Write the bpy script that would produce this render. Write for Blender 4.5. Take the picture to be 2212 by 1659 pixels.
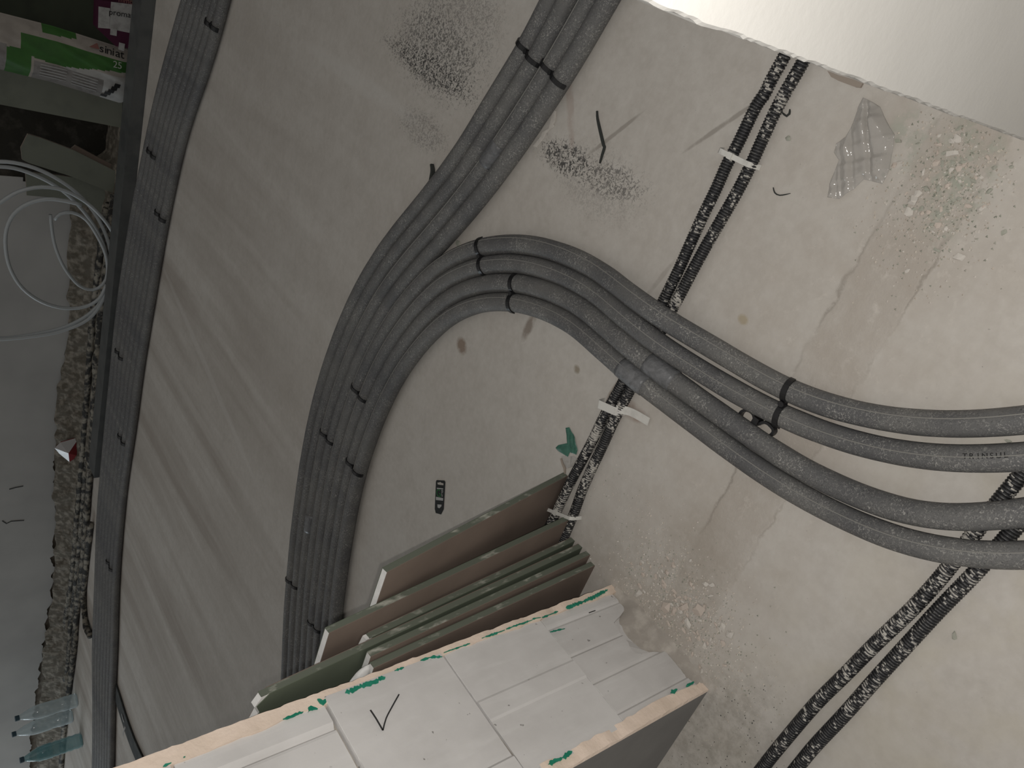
import bpy, bmesh, math, random
import numpy as np
from mathutils import Matrix, Vector

for o in list(bpy.data.objects):
    bpy.data.objects.remove(o, do_unlink=True)
scene = bpy.context.scene
C = scene.collection

# ------------------------------------------------------------------ camera
IMW, IMH, FPX = 2212.0, 1659.0, 1725.0
CX, CY = IMW / 2, IMH / 2
CAMH = 1.08                      # phone held 1.08 m above the screed
NADIR = (3078.0, 616.0)          # vanishing point of the verticals
YAW = math.radians(38.0)
_D = np.array([NADIR[0] - CX, NADIR[1] - CY, FPX]); _D /= np.linalg.norm(_D)
_F = np.array([0, 0, 1.0]); _Yh = _F - _D * (_F @ _D); _Yh /= np.linalg.norm(_Yh)
AU = -_D
_Xh = np.cross(_Yh, AU)
AY = _Yh * math.cos(YAW) + _Xh * math.sin(YAW)
AX = _Xh * math.cos(YAW) - _Yh * math.sin(YAW)
camd = bpy.data.cameras.new('phone_camera')
camd.sensor_fit = 'HORIZONTAL'; camd.sensor_width = 36.0
camd.lens = 36.0 * FPX / IMW
camd.clip_start = 0.02; camd.clip_end = 60
cam = bpy.data.objects.new('phone_camera', camd)
R = Matrix([[AX[0], -AX[1], -AX[2]], [AY[0], -AY[1], -AY[2]], [AU[0], -AU[1], -AU[2]]])
cam.matrix_world = Matrix.Translation((0, 0, CAMH)) @ R.to_4x4()
C.objects.link(cam); scene.camera = cam

# ------------------------------------------------------------------ light
w = bpy.data.worlds.new('room_light'); scene.world = w; w.use_nodes = True
bg = w.node_tree.nodes['Background']
bg.inputs['Color'].default_value = (1.0, 0.965, 0.92, 1); bg.inputs['Strength'].default_value = 0.29

def lamp(name, kind, loc, energy, color, rot=None, **kw):
    l = bpy.data.lights.new(name, kind); l.energy = energy; l.color = color
    for k, v in kw.items(): setattr(l, k, v)
    o = bpy.data.objects.new(name, l); o.location = loc
    if rot: o.rotation_euler = rot
    C.objects.link(o); return o
# the phone's own flash, 2.5 cm beside the lens
fo = np.array([AX[1], AY[1], AU[1]]) * 0.013 + np.array([AX[0], AY[0], AU[0]]) * 0.008
lamp('phone_flash', 'POINT', (fo[0], fo[1], CAMH + fo[2]), 29.0, (1.0, 0.965, 0.92), shadow_soft_size=0.004)
# daylight from the window at the far end of the room
lamp('window_daylight', 'AREA', (-9.0, 2.6, 1.7), 80.0, (0.80, 0.92, 1.0),
     rot=(0, math.radians(-82), 0), shape='RECTANGLE', size=1.6, size_y=2.0)

vs = scene.view_settings
vs.view_transform = 'Standard'; vs.look = 'None'; vs.gamma = 1.0; vs.exposure = 0.0
vs.use_curve_mapping = False

# ------------------------------------------------------------------ pixel -> place
def _ray(p):
    v = np.array([p[0] - CX, p[1] - CY, FPX]); return np.array([v @ AX, v @ AY, v @ AU])
def onz(p, z=0.0):
    r = _ray(p); t = (z - CAMH) / r[2]; return np.array([r[0] * t, r[1] * t, z])
def ony(p, y):
    r = _ray(p); t = y / r[1]; return np.array([r[0] * t, y, CAMH + r[2] * t])
def onx(p, x):
    r = _ray(p); t = x / r[0]; return np.array([x, r[1] * t, CAMH + r[2] * t])

def toimg(P):
    v = P[0] * AX + P[1] * AY + (P[2] - CAMH) * AU; return np.array([CX + FPX * v[0] / v[2], CY + FPX * v[1] / v[2]])

# ------------------------------------------------------------------ materials
class NT:
    def __init__(s, name):
        s.m = bpy.data.materials.new(name); s.m.use_nodes = True
        s.t = s.m.node_tree; s.b = s.t.nodes['Principled BSDF']
        s.co = s.t.nodes.new('ShaderNodeTexCoord').outputs['Object']
    def n(s, k, **kw):
        nd = s.t.nodes.new(k)
        for a, v in kw.items(): setattr(nd, a, v)
        return nd
    def l(s, a, b): s.t.links.new(a, b)
    def noise(s, scale, detail=4, rough=.55, dist=0, vec=None, stretch=None):
        nd = s.n('ShaderNodeTexNoise'); nd.inputs['Scale'].default_value = scale
        nd.inputs['Detail'].default_value = detail; nd.inputs['Roughness'].default_value = rough
        nd.inputs['Distortion'].default_value = dist
        v = vec or s.co
        if stretch:
            mp = s.n('ShaderNodeMapping'); mp.inputs['Scale'].default_value = stretch; s.l(v, mp.inputs['Vector']); v = mp.outputs[0]
        s.l(v, nd.inputs['Vector']); return nd.outputs['Fac']
    def ramp(s, fac, lo, hi, a=0, b=1):
        nd = s.n('ShaderNodeMapRange'); nd.inputs['From Min'].default_value = lo; nd.inputs['From Max'].default_value = hi
        nd.inputs['To Min'].default_value = a; nd.inputs['To Max'].default_value = b
        s.l(fac, nd.inputs['Value']); return nd.outputs[0]
    def math(s, op, a, b=None):
        nd = s.n('ShaderNodeMath', operation=op)
        for i, x in enumerate((a, b)):
            if x is None: continue
            if isinstance(x, (int, float)): nd.inputs[i].default_value = x
            else: s.l(x, nd.inputs[i])
        return nd.outputs[0]
    def mix(s, fac, a, b):
        nd = s.n('ShaderNodeMix', data_type='RGBA')
        if isinstance(fac, (int, float)): nd.inputs[0].default_value = fac
        else: s.l(fac, nd.inputs[0])
        for i, x in ((6, a), (7, b)):
            if isinstance(x, tuple): nd.inputs[i].default_value = (*x, 1)
            else: s.l(x, nd.inputs[i])
        return nd.outputs[2]
    def ell(s, c, rx, ry, rot):
        mp = s.n('ShaderNodeMapping', vector_type='TEXTURE')
        mp.inputs['Location'].default_value = (c[0], c[1], 0); mp.inputs['Rotation'].default_value = (0, 0, rot)
        mp.inputs['Scale'].default_value = (rx, ry, 1); s.l(s.co, mp.inputs['Vector'])
        g = s.n('ShaderNodeTexGradient', gradient_type='SPHERICAL'); s.l(mp.outputs[0], g.inputs[0]); return g.outputs['Fac']
    def color(s, c):
        if isinstance(c, tuple): s.b.inputs['Base Color'].default_value = (*c, 1)
        else: s.l(c, s.b.inputs['Base Color'])
    def bump(s, h, strength=.3, dist=.002):
        nd = s.n('ShaderNodeBump'); nd.inputs['Strength'].default_value = strength; nd.inputs['Distance'].default_value = dist
        s.l(h, nd.inputs['Height']); s.l(nd.outputs[0], s.b.inputs['Normal'])
    def set(s, **kw):
        for k, v in kw.items(): s.b.inputs[k.replace('_', ' ')].default_value = v

def simple(name, col, rough=.8, col2=None, scale=30, lo=.45, hi=.65, bump=0, bscale=None, metallic=0, spec=.3, detail=4, stretch=None):
    t = NT(name); t.set(Roughness=rough, Metallic=metallic); t.b.inputs['Specular IOR Level'].default_value = spec
    if col2:
        f = t.noise(scale, detail, stretch=stretch); t.color(t.mix(t.ramp(f, lo, hi), col, col2))
    else:
        t.color(col)
    if bump:
        t.bump(t.noise(bscale or scale * 3, 5), bump)
    return t.m

def make_foam():
    t = NT('pipe_foam')
    fib = t.noise(330, 3, .6, 1.2)
    patch = t.noise(26, 3)
    f = t.math('MULTIPLY', t.ramp(fib, .52, .72), t.ramp(patch, .35, .68, .12, 1))
    big = t.noise(9, 2)
    base = t.mix(t.ramp(big, .35, .65), (.095, .095, .097), (.135, .133, .128))
    c = t.mix(f, base, (.44, .43, .40))
    dk = t.ramp(t.noise(420, 2), .28, .40, .7, 0)
    t.color(t.mix(dk, c, (.04, .04, .042)))
    t.set(Roughness=.62); t.b.inputs['Specular IOR Level'].default_value = .35
    t.bump(fib, .35, .0015); return t.m

def make_tape():
    t = NT('pipe_tape'); f = t.noise(60, 3, .6, 1)
    t.color(t.mix(t.ramp(f, .4, .7), (.11, .112, .115), (.17, .172, .178)))
    t.set(Roughness=.42); t.b.inputs['Specular IOR Level'].default_value = .5
    t.bump(t.noise(120, 3), .6, .003); return t.m

def make_corr():
    t = NT('conduit_plastic')
    f = t.noise(190, 4, .65, .6); g = t.noise(30, 3)
    k = t.math('MULTIPLY', t.ramp(f, .53, .60), t.ramp(g, .38, .62, .25, 1))
    t.color(t.mix(t.math('MULTIPLY', k, .45), (.030, .030, .032), (.40, .385, .35)))
    t.set(Roughness=.5); t.bump(f, .4, .002); return t.m

def make_screed():
    t = NT('screed')
    a = t.noise(1.3, 5, .6); b = t.noise(9, 5, .6); d = t.noise(70, 4, .6); e0 = t.noise(24, 5, .65)
    c = t.mix(t.ramp(a, .3, .7), (.462, .432, .392), (.520, .495, .458))
    c = t.mix(t.ramp(b, .42, .75, 0, .40), c, (.40, .362, .322))
    c = t.mix(t.ramp(e0, .42, .72, 0, .42), c, (.385, .355, .318))
    c = t.mix(t.ramp(d, .40, .75, 0, .30), c, (.60, .575, .535))
    # trowel bands running towards the far wall
    band = t.noise(1.0, 4, .55, .5, stretch=(6.5, .55, 1))
    sep = t.n('ShaderNodeSeparateXYZ'); t.l(t.co, sep.inputs[0])
    far = t.ramp(sep.outputs['Y'], 1.2, 2.2)
    left = t.ramp(sep.outputs['X'], -.3, -1.6, .25, 1)
    fl = t.math('MULTIPLY', far, left)
    c = t.mix(t.math('MULTIPLY', t.ramp(band, .38, .66), t.math('MULTIPLY', fl, .60)), c, (.27, .232, .198))
    band2 = t.noise(1.7, 4, .6, .5, stretch=(8.0, .5, 1))
    c = t.mix(t.math('MULTIPLY', t.ramp(band2, .52, .74), t.math('MULTIPLY', fl, .28)), c, (.60, .575, .535))
    # rough chased strip between the two wall ends
    ew = t.math('MULTIPLY', t.math('SUBTRACT', e0, .5), .030)
    yy = t.math('ADD', sep.outputs['Y'], ew)
    th = t.math('MULTIPLY', t.ramp(yy, .372, .382), t.ramp(yy, .472, .462))
    wide = t.math('MULTIPLY', t.ramp(yy, .22, .36), t.ramp(yy, .72, .50))
    sp = t.noise(48, 5, .7)
    c = t.mix(t.math('MULTIPLY', wide, t.ramp(b, .36, .62, .05, .45)), c, (.41, .365, .315))
    c = t.mix(t.math('MULTIPLY', th, t.ramp(b, .30, .6, .15, .60)), c, (.375, .335, .292))
    ln = t.math('MAXIMUM', t.ramp(t.math('ABSOLUTE', t.math('SUBTRACT', yy, .467)), 0, .0035, 1, 0), t.ramp(t.math('ABSOLUTE', t.math('SUBTRACT', yy, .377)), 0, .003, 1, 0))
    c = t.mix(t.math('MULTIPLY', ln, t.ramp(t.noise(7, 3), .42, .6, 0, .55)), c, (.22, .195, .165))
    c = t.mix(t.math('MULTIPLY', wide, t.ramp(sp, .56, .70, 0, .45)), c, (.60, .56, .51))
    # dirty dusty ground on the near side of the threshold
    near = t.ramp(sep.outputs['Y'], .36, .10)
    c = t.mix(t.math('MULTIPLY', near, t.ramp(t.noise(6, 4, .6, .5), .45, .65, 0, .45)), c, (.47, .43, .34))
    for p, q, wd, k, col in (((1440, 1640), (1640, 1500), .12, .6, (.27, .25, .215)), ((1270, 1180), (1500, 1330), .11, .45, (.36, .325, .28)), ((1530, 1120), (1480, 1280), .08, .5, (.33, .295, .25)), ((1240, 990), (1330, 1130), .05, .3, (.58, .55, .5))):
        P_, Q_ = onz(p), onz(q); m = (P_ + Q_) / 2; h = np.linalg.norm(Q_ - P_) / 2
        c = t.mix(t.math('MULTIPLY', t.ramp(t.ell(m, h * 1.5, wd, math.atan2(Q_[1] - P_[1], Q_[0] - P_[0])), 0, .6), t.ramp(sp, .40, .62, .1, k)), c, col)
    # stray green dust
    for p, rx, ry in (((2090, 350), .09, .05), ((1960, 300), .05, .04), ((2050, 440), .06, .04)):
        q = onz(p); c = t.mix(t.math('MULTIPLY', t.ramp(t.ell(q, rx, ry, .3), 0, .5), t.ramp(sp, .45, .62, 0, .5)), c, (.29, .32, .26))
    # black scuff marks with a speckled texture
    worm = t.noise(150, 3, .75, 1.2); worm2 = t.noise(5, 2)
    def seg(p, q):
        P, Q = onz(p), onz(q); d = Q - P; return (P + Q) / 2, np.linalg.norm(d) / 2, math.atan2(d[1], d[0])
    for p, q, wd, k in (((810, 70), (1062, 236), .045, 1.0), ((830, 40), (1062, 205), .13, .6), ((880, 0), (1110, 110), .20, .4), ((845, 240), (985, 325), .06, .4),
                        ((1150, 310), (1300, 375), .045, .95), ((1230, 360), (1420, 425), .045, .6), ((1180, 330), (1420, 470), .10, .2)):
        m, h, r = seg(p, q)
        e = t.ramp(t.ell(m, h * 1.15, wd, r), 0, .55)
        thr = t.ramp(t.math('ADD', worm, t.math('MULTIPLY', e, .16)), .645, .69)
        c = t.mix(t.math('MULTIPLY', thr, t.math('MULTIPLY', e, k)), c, (.07, .068, .065))
    # greyer cast around the scuffs, whitish drag mark, brown drips and two scored lines
    for p, q, wd, col, k in (((660, 95), (900, 262), .03, (.58, .565, .535), .30), ((1255, 347), (1387, 243), .005, (.30, .275, .245), .85),
                             ((1478, 328), (1645, 213), .005, (.30, .275, .245), .85), ((990, 730), (1005, 765), .02, (.20, .14, .10), .8),
                             ((1128, 735), (1158, 675), .014, (.17, .13, .10), .7), ((1228, 150), (1236, 320), .012, (.33, .25, .21), .4),
                             ((345, 560), (560, 1060), .022, (.58, .56, .53), .30), ((1310, 870), (1345, 815), .009, (.2, .14, .1), .6),
                             ((1335, 870), (1395, 905), .02, (.28, .2, .16), .6), ((1240, 790), (1252, 805), .01, (.2, .16, .1), .7),
                             ((1610, 680), (1600, 700), .012, (.36, .3, .2), .7), ((1460, 560), (1395, 640), .006, (.33, .3, .27), .5)):
        m, h, r = seg(p, q)
        c = t.mix(t.math('MULTIPLY', t.ramp(t.math('MULTIPLY', t.ell(m, h * 1.2, wd, r), t.ramp(e0, .3, .65, .2, 1.5)), .04, .45), k), c, col)
    # fine dark specks everywhere
    v = t.noise(210, 3, .6); c = t.mix(t.ramp(v, .71, .77, 0, .6), c, (.09, .085, .08))
    t.color(c); t.set(Roughness=.85); t.b.inputs['Specular IOR Level'].default_value = .2
    h = t.math('ADD', t.math('MULTIPLY', d, .5), t.math('MULTIPLY', sp, t.math('ADD', t.math('MULTIPLY', th, 1.2), .3)))
    t.bump(h, .25, .004); return t.m

MAT = {}
MAT['foam'] = make_foam(); MAT['tape'] = make_tape(); MAT['corr'] = make_corr(); MAT['screed'] = make_screed()
MAT['conduit_dirt'] = simple('dried_plaster_dirt', (.46, .44, .40), .9, (.30, .285, .26), 260)
MAT['conduit_dark'] = simple('conduit_groove', (.010, .010, .011), .6)
MAT['seam'] = simple('foam_seam', (.22, .215, .20), .6)
MAT['blackplastic'] = simple('clip_plastic', (.012, .012, .013), .35, spec=.5)
MAT['zinc'] = simple('galvanised_steel', (.105, .11, .108), .5, (.08, .085, .085), 14, metallic=.25, spec=.5)
MAT['plaster_wall'] = simple('wall_plaster', (.36, .355, .345), .85, (.42, .415, .40), 3, .35, .65, bump=.08, bscale=60)
MAT['white_plaster'] = simple('white_gypsum_plaster', (.51, .50, .475), .7, (.47, .46, .435), 5, .4, .65, bump=.12, bscale=140)
MAT['rough_wall'] = simple('bare_masonry', (.17, .145, .115), .95, (.27, .24, .20), 22, bump=.8, bscale=40)
MAT['dark_wall'] = simple('bitumen_coat', (.026, .024, .019), .95, (.060, .054, .045), 20, .5, .7, bump=.7, bscale=30)
MAT['mortar'] = simple('crusted_mortar', (.11, .098, .078), .95, (.24, .218, .182), 34, .45, .65, bump=.9, bscale=55)
MAT['mortar_conduit'] = simple('mortar_crust_on_plastic', (.035, .034, .032), .8, (.26, .24, .20), 30, .46, .60, bump=.9, bscale=60)
def make_block(name, a, b):
    t = NT(name); c = t.mix(t.ramp(t.noise(11, 4), .38, .66), a, b); st = t.noise(16, 4, .6, .3, stretch=(1, 3, .5))
    c = t.mix(t.ramp(st, .5, .7, 0, .35), c, (.70, .69, .675)); c = t.mix(t.ramp(t.noise(75, 2, .5), .725, .76, 0, .75), c, (.16, .15, .14))
    t.color(c); t.set(Roughness=.85); t.b.inputs['Specular IOR Level'].default_value = .2; t.bump(t.noise(60, 5, .6), .15, .002); return t.m
MAT['block'] = make_block('silicate_block', (.60, .585, .57), (.53, .515, .50)); MAT['block2'] = make_block('silicate_block_smooth', (.64, .625, .61), (.57, .555, .54))
MAT['peach'] = simple('pinkish_gypsum_plaster', (.82, .68, .57), .9, (.74, .61, .50), 24, .4, .65, bump=.5, bscale=120)
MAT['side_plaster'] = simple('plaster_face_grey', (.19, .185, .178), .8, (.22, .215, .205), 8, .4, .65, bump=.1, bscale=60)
MAT['joint'] = simple('joint_mortar', (.335, .305, .270), .95, (.44, .405, .36), 40, bump=.6, bscale=80)
MAT['green_film'] = simple('green_bonding_primer', (.012, .20, .125), .5, (.03, .27, .18), 60)
MAT['graphite'] = simple('pencil', (.035, .035, .035), .6)
MAT['brownpaper'] = simple('grey_brown_board_paper', (.195, .152, .125), .8, (.155, .120, .098), 6, .35, .65, bump=.05, bscale=200)
MAT['greenpaper'] = simple('green_board_paper', (.115, .135, .098), .75, (.095, .112, .082), 7, .35, .65)
MAT['edgepaper'] = simple('board_edge_paper', (.125, .140, .110), .75, (.38, .38, .33), 60, .56, .68, stretch=(1, 1, .35))
MAT['gypsum'] = simple('gypsum_core', (.74, .735, .715), .9, (.66, .655, .64), 60, bump=.4, bscale=150)
MAT['chip'] = simple('plaster_rubble', (.56, .49, .43), .9, (.49, .425, .37), 60, bump=.3, bscale=200)
MAT['chip_white'] = simple('white_rubble', (.60, .565, .515), .9, (.53, .495, .45), 60, bump=.3, bscale=200)
MAT['chip_grey'] = simple('grey_green_rubble', (.30, .31, .26), .9, (.42, .40, .35), 40)
MAT['dust'] = simple('rubble_dust', (.50, .45, .385), .95, (.62, .57, .50), 120)
MAT['tie'] = simple('pale_tie', (.62, .61, .57), .5, (.52, .51, .48), 60)
MAT['pex'] = simple('white_pipe', (.40, .425, .435), .4, spec=.5)
MAT['dkboard'] = simple('dark_green_board', (.038, .045, .030), .8, (.028, .033, .023), 10)
MAT['dullboard'] = simple('dull_green_board', (.155, .165, .135), .8, (.125, .135, .11), 8)
MAT['bag_paper'] = simple('sack_paper', (.30, .275, .245), .7, (.25, .228, .205), 20)
MAT['bag_white'] = simple('sack_paper_white', (.36, .36, .35), .6, (.28, .28, .275), 25)
MAT['bag_green'] = simple('sack_green_print', (.035, .115, .022), .6, (.03, .095, .02), 20)
MAT['bag_grey'] = simple('sack_grey_print', (.20, .19, .18), .7, (.15, .142, .135), 40)
MAT['ink'] = simple('black_ink', (.012, .012, .012), .6)
MAT['ink_white'] = simple('pale_ink', (.42, .45, .40), .6)
MAT['ink_red'] = simple('faded_red_ink', (.22, .10, .085), .6)
MAT['purple'] = simple('purple_carton', (.055, .008, .028), .7)
MAT['paper'] = simple('paper_label', (.36, .355, .345), .7, (.28, .275, .265), 40)
MAT['red'] = simple('red_film', (.22, .025, .03), .35)
MAT['wrapper'] = simple('pale_wrapper', (.45, .44, .44), .25, spec=.6)
MAT['rubber'] = simple('dark_rubber', (.035, .038, .035), .6)
MAT['wood'] = simple('grey_brown_offcut', (.30, .255, .215), .8)
MAT['tag_black'] = simple('tag_card', (.010, .012, .012), .45)
MAT['tag_white'] = simple('tag_label', (.36, .36, .35), .6)
MAT['tag_green'] = simple('tag_green_print', (.02, .12, .035), .5)
MAT['green_scrap'] = simple('green_plastic_film', (.045, .145, .105), .35, (.03, .105, .075), 60, spec=.5)
MAT['darkstrip'] = simple('dark_strip', (.035, .038, .036), .8, (.06, .062, .058), 20)

def glassy(name, col, trans, rough):
    t = NT(name); t.color(col); t.set(Roughness=rough)
    t.b.inputs['Specular IOR Level'].default_value = 1.0; t.b.inputs['Coat Weight'].default_value = 1.0; t.b.inputs['Coat Roughness'].default_value = rough
    tr = t.n('ShaderNodeBsdfTransparent'); tr.inputs[0].default_value = (*[min(1, .72 + c * .4) for c in col], 1)
    mx = t.n('ShaderNodeMixShader')
    lw = t.n('ShaderNodeLayerWeight'); lw.inputs['Blend'].default_value = .35
    f = t.ramp(lw.outputs['Facing'], 0, 1, 1 - trans, min(1, 1.35 - trans))
    t.l(f, mx.inputs[0]); t.l(tr.outputs[0], mx.inputs[1]); t.l(t.b.outputs[0], mx.inputs[2])
    t.l(mx.outputs[0], t.t.nodes['Material Output'].inputs['Surface']); return t.m
MAT['film'] = glassy('clear_plastic_film', (.60, .585, .56), .72, .14)
MAT['pet_clear'] = glassy('clear_bottle_plastic', (.62, .72, .76), .62, .08)
MAT['pet_teal'] = glassy('blue_green_bottle_plastic', (.22, .44, .47), .56, .08)
MAT['cap_blue'] = simple('blue_cap', (.04, .075, .10), .5)

# ------------------------------------------------------------------ mesh helpers
rnd = random.Random(7)
def link(o, parent=None):
    C.objects.link(o)
    if parent: o.parent = parent
    return o
def tag(o, label, cat, group=None, kind=None):
    if label: o['label'] = label
    if cat: o['category'] = cat
    if group: o['group'] = group
    if kind: o['kind'] = kind
    return o
def thing(name, loc, label=None, cat=None, group=None, kind=None):
    o = bpy.data.objects.new(name, None); o.location = loc; o.empty_display_size = .05
    link(o); return tag(o, label, cat, group, kind)
def mesh(name, V, F, mat, parent=None, loc=None, smooth=False, matidx=None):
    """world-space verts; the object's origin sits at loc (or at its parent's origin)"""
    V = np.asarray(V, float)
    if parent is not None:
        org = Vector((0, 0, 0)); p = parent
        while p is not None: org = org + p.location; p = p.parent
        org = np.array(org)
    elif loc is not None: org = np.array(loc, float)
    else: org = np.array([V[:, 0].mean(), V[:, 1].mean(), V[:, 2].min()])
    me = bpy.data.meshes.new(name)
    me.from_pydata((V - org).tolist(), [], [tuple(f) for f in F])
    for m in (mat if isinstance(mat, (list, tuple)) else [mat]): me.materials.append(MAT[m])
    if smooth: me.polygons.foreach_set('use_smooth', [True] * len(me.polygons))
    if matidx is not None: me.polygons.foreach_set('material_index', matidx)
    me.update()
    bm = bmesh.new(); bm.from_mesh(me); bmesh.ops.recalc_face_normals(bm, faces=bm.faces); bm.to_mesh(me); bm.free()
    o = bpy.data.objects.new(name, me)
    if parent is None: o.location = org
    return link(o, parent)
class G:
    def __init__(s): s.V = []; s.F = []
    def add(s, V, F):
        k = len(s.V); s.V += [tuple(v) for v in V]; s.F += [tuple(i + k for i in f) for f in F]; return s
    def box(s, a, b):
        (x0, y0, z0), (x1, y1, z1) = a, b
        return s.add([(x0, y0, z0), (x1, y0, z0), (x1, y1, z0), (x0, y1, z0), (x0, y0, z1), (x1, y0, z1), (x1, y1, z1), (x0, y1, z1)],
                     [(0, 3, 2, 1), (4, 5, 6, 7), (0, 1, 5, 4), (1, 2, 6, 5), (2, 3, 7, 6), (3, 0, 4, 7)])
    def hexa(s, P): return s.add(P, [(0, 3, 2, 1), (4, 5, 6, 7), (0, 1, 5, 4), (1, 2, 6, 5), (2, 3, 7, 6), (3, 0, 4, 7)])
    def prism(s, poly, h):
        """poly: list of 3d points, h: offset vector"""
        n = len(poly); P = [tuple(p) for p in poly]; Q = [tuple(np.array(p) + h) for p in poly]
        return s.add(P + Q, [tuple(range(n))[::-1], tuple(range(n, 2 * n))] + [(i, (i + 1) % n, n + (i + 1) % n, n + i) for i in range(n)])
    def obj(s, name, mat, parent=None, **kw): return mesh(name, s.V, s.F, mat, parent, **kw)

def catmull(P, step):
    P = np.asarray(P, float); out = []
    Q = np.vstack([2 * P[0] - P[1], P, 2 * P[-1] - P[-2]])
    for i in range(1, len(Q) - 2):
        n = max(1, int(np.ceil(np.linalg.norm(Q[i + 1] - Q[i]) / step)))
        for k in range(n):
            t = k / n; a, b, c, d = Q[i - 1], Q[i], Q[i + 1], Q[i + 2]
            out.append(.5 * (2 * b + (c - a) * t + (2 * a - 5 * b + 4 * c - d) * t * t + (3 * b - a - 3 * c + d) * t ** 3))
    out.append(P[-1]); return np.array(out)
def resample(P, step):
    d = np.r_[0, np.cumsum(np.linalg.norm(np.diff(P, axis=0), axis=1))]
    n = max(2, int(d[-1] / step)); s = np.linspace(0, d[-1], n)
    return np.stack([np.interp(s, d, P[:, k]) for k in range(P.shape[1])], 1)
def smooth(P, n):
    P = P.copy()
    for _ in range(n): P[1:-1] = .25 * P[:-2] + .5 * P[1:-1] + .25 * P[2:]
    return P
def tangents(P):
    T = np.gradient(P, axis=0); return T / np.linalg.norm(T, axis=1)[:, None]
def tube(P, r, seg=12, caps=True, jit=None):
    P = np.asarray(P, float); n = len(P); T = tangents(P)
    up = np.array([0, 0, 1.0]); 
    if abs(T[0] @ up) > .9: up = np.array([1.0, 0, 0])
    V = []; F = []; N = np.cross(up, T[0]); N /= np.linalg.norm(N)
    rr = np.full(n, r) if np.isscalar(r) else r
    for i in range(n):
        N = N - T[i] * (N @ T[i]); N /= np.linalg.norm(N); B = np.cross(T[i], N)
        for k in range(seg):
            a = 2 * math.pi * k / seg; q = rr[i] * (1 + (jit() if jit else 0))
            V.append(P[i] + q * (math.cos(a) * N + math.sin(a) * B))
    for i in range(n - 1):
        for k in range(seg):
            F.append((i * seg + k, i * seg + (k + 1) % seg, (i + 1) * seg + (k + 1) % seg, (i + 1) * seg + k))
    if caps: F += [tuple(range(seg))[::-1], tuple(range((n - 1) * seg, n * seg))]
    return V, F
def ribbon(P, Nn, wd, th):
    """flat band along P, normal Nn per point, width along cross(T,N)"""
    P = np.asarray(P, float); T = tangents(P); V = []; F = []
    Nn = np.asarray(Nn, float)
    for i in range(len(P)):
        N = Nn[i] if Nn.ndim == 2 else Nn
        S = np.cross(T[i], N); S /= np.linalg.norm(S); W = wd[i] if hasattr(wd, '__len__') else wd
        V += [P[i] - S * W / 2, P[i] + S * W / 2, P[i] + S * W / 2 + N * th, P[i] - S * W / 2 + N * th]
    for i in range(len(P) - 1):
        for k in range(4): F.append((i * 4 + k, i * 4 + (k + 1) % 4, i * 4 + 4 + (k + 1) % 4, i * 4 + 4 + k))
    F += [(3, 2, 1, 0), tuple(range(len(V) - 4, len(V)))]
    return V, F
def hash1(x, s=0):
    return (math.sin(x * 127.1 + s * 311.7) * 43758.5453) % 1.0
def vnoise(x, s=0):
    i = math.floor(x); f = x - i; f = f * f * (3 - 2 * f)
    return hash1(i, s) * (1 - f) + hash1(i + 1, s) * f

# ------------------------------------------------------------------ setting: floor and walls
XE = -.937                      # end of the block partition
YN, YF = .318, .567             # near and far faces of the partition
YW = 3.78                       # far wall
o = G().box((-9, -2.0, -.12), (3.0, YW + .05, 0)).obj('floor', 'screed', loc=(0, 0, 0)); tag(o, 'pale grey-beige concrete screed floor with black scuff marks', 'floor', kind='structure')

wb = thing('wall_back', (-3, YW, 0), 'smooth grey plastered far wall ending raggedly above the floor', 'wall', kind='structure')
G().box((-9, YW, 0), (3.0, YW + .2, 2.6)).obj('masonry', 'rough_wall', wb)
G().box((-1.60, YW - .012, 0), (3.0, YW, 2.6)).obj('bitumen_coating', 'dark_wall', wb)
xs = np.arange(-9, -1.52, .018)
def pl_bottom(x): return float(np.interp(x, [-7.5, -5.3, -4.8, -4.2, -3.12, -2.6, -2.0, -1.7], [.165, .165, .145, .105, .13, .115, .095, .085])) + (vnoise(x * 22) - .5) * .035 + (vnoise(x * 60, 3) - .5) * .014
V = []; F = []
for i, x in enumerate(xs):
    z = pl_bottom(x); top = 2.6
    if x > -1.56: z = .33
    V += [(x, YW - .016, z), (x, YW - .016, top), (x, YW + .001, z + .004)]
    if i:
        a, b = (i - 1) * 3, i * 3
        F += [(a, b, b + 1, a + 1), (a + 2, b + 2, b, a)]
k = len(V); V += [(xs[-1], YW + .001, 2.6)]; F += [(k - 3, k - 1, k, k - 2)]
mesh('plaster_layer', V, F, 'plaster_wall', wb)
for pts in ([(20, 1057), (34, 1053), (50, 1050)], [(5, 1125), (14, 1131), (24, 1126), (52, 1124)]):
    P = [ony(p, YW - .0165) for p in pts]
    mesh('pencil_mark', *ribbon(P, np.array([0, -1, 0]), .006, .001), 'graphite', wb)

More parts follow.
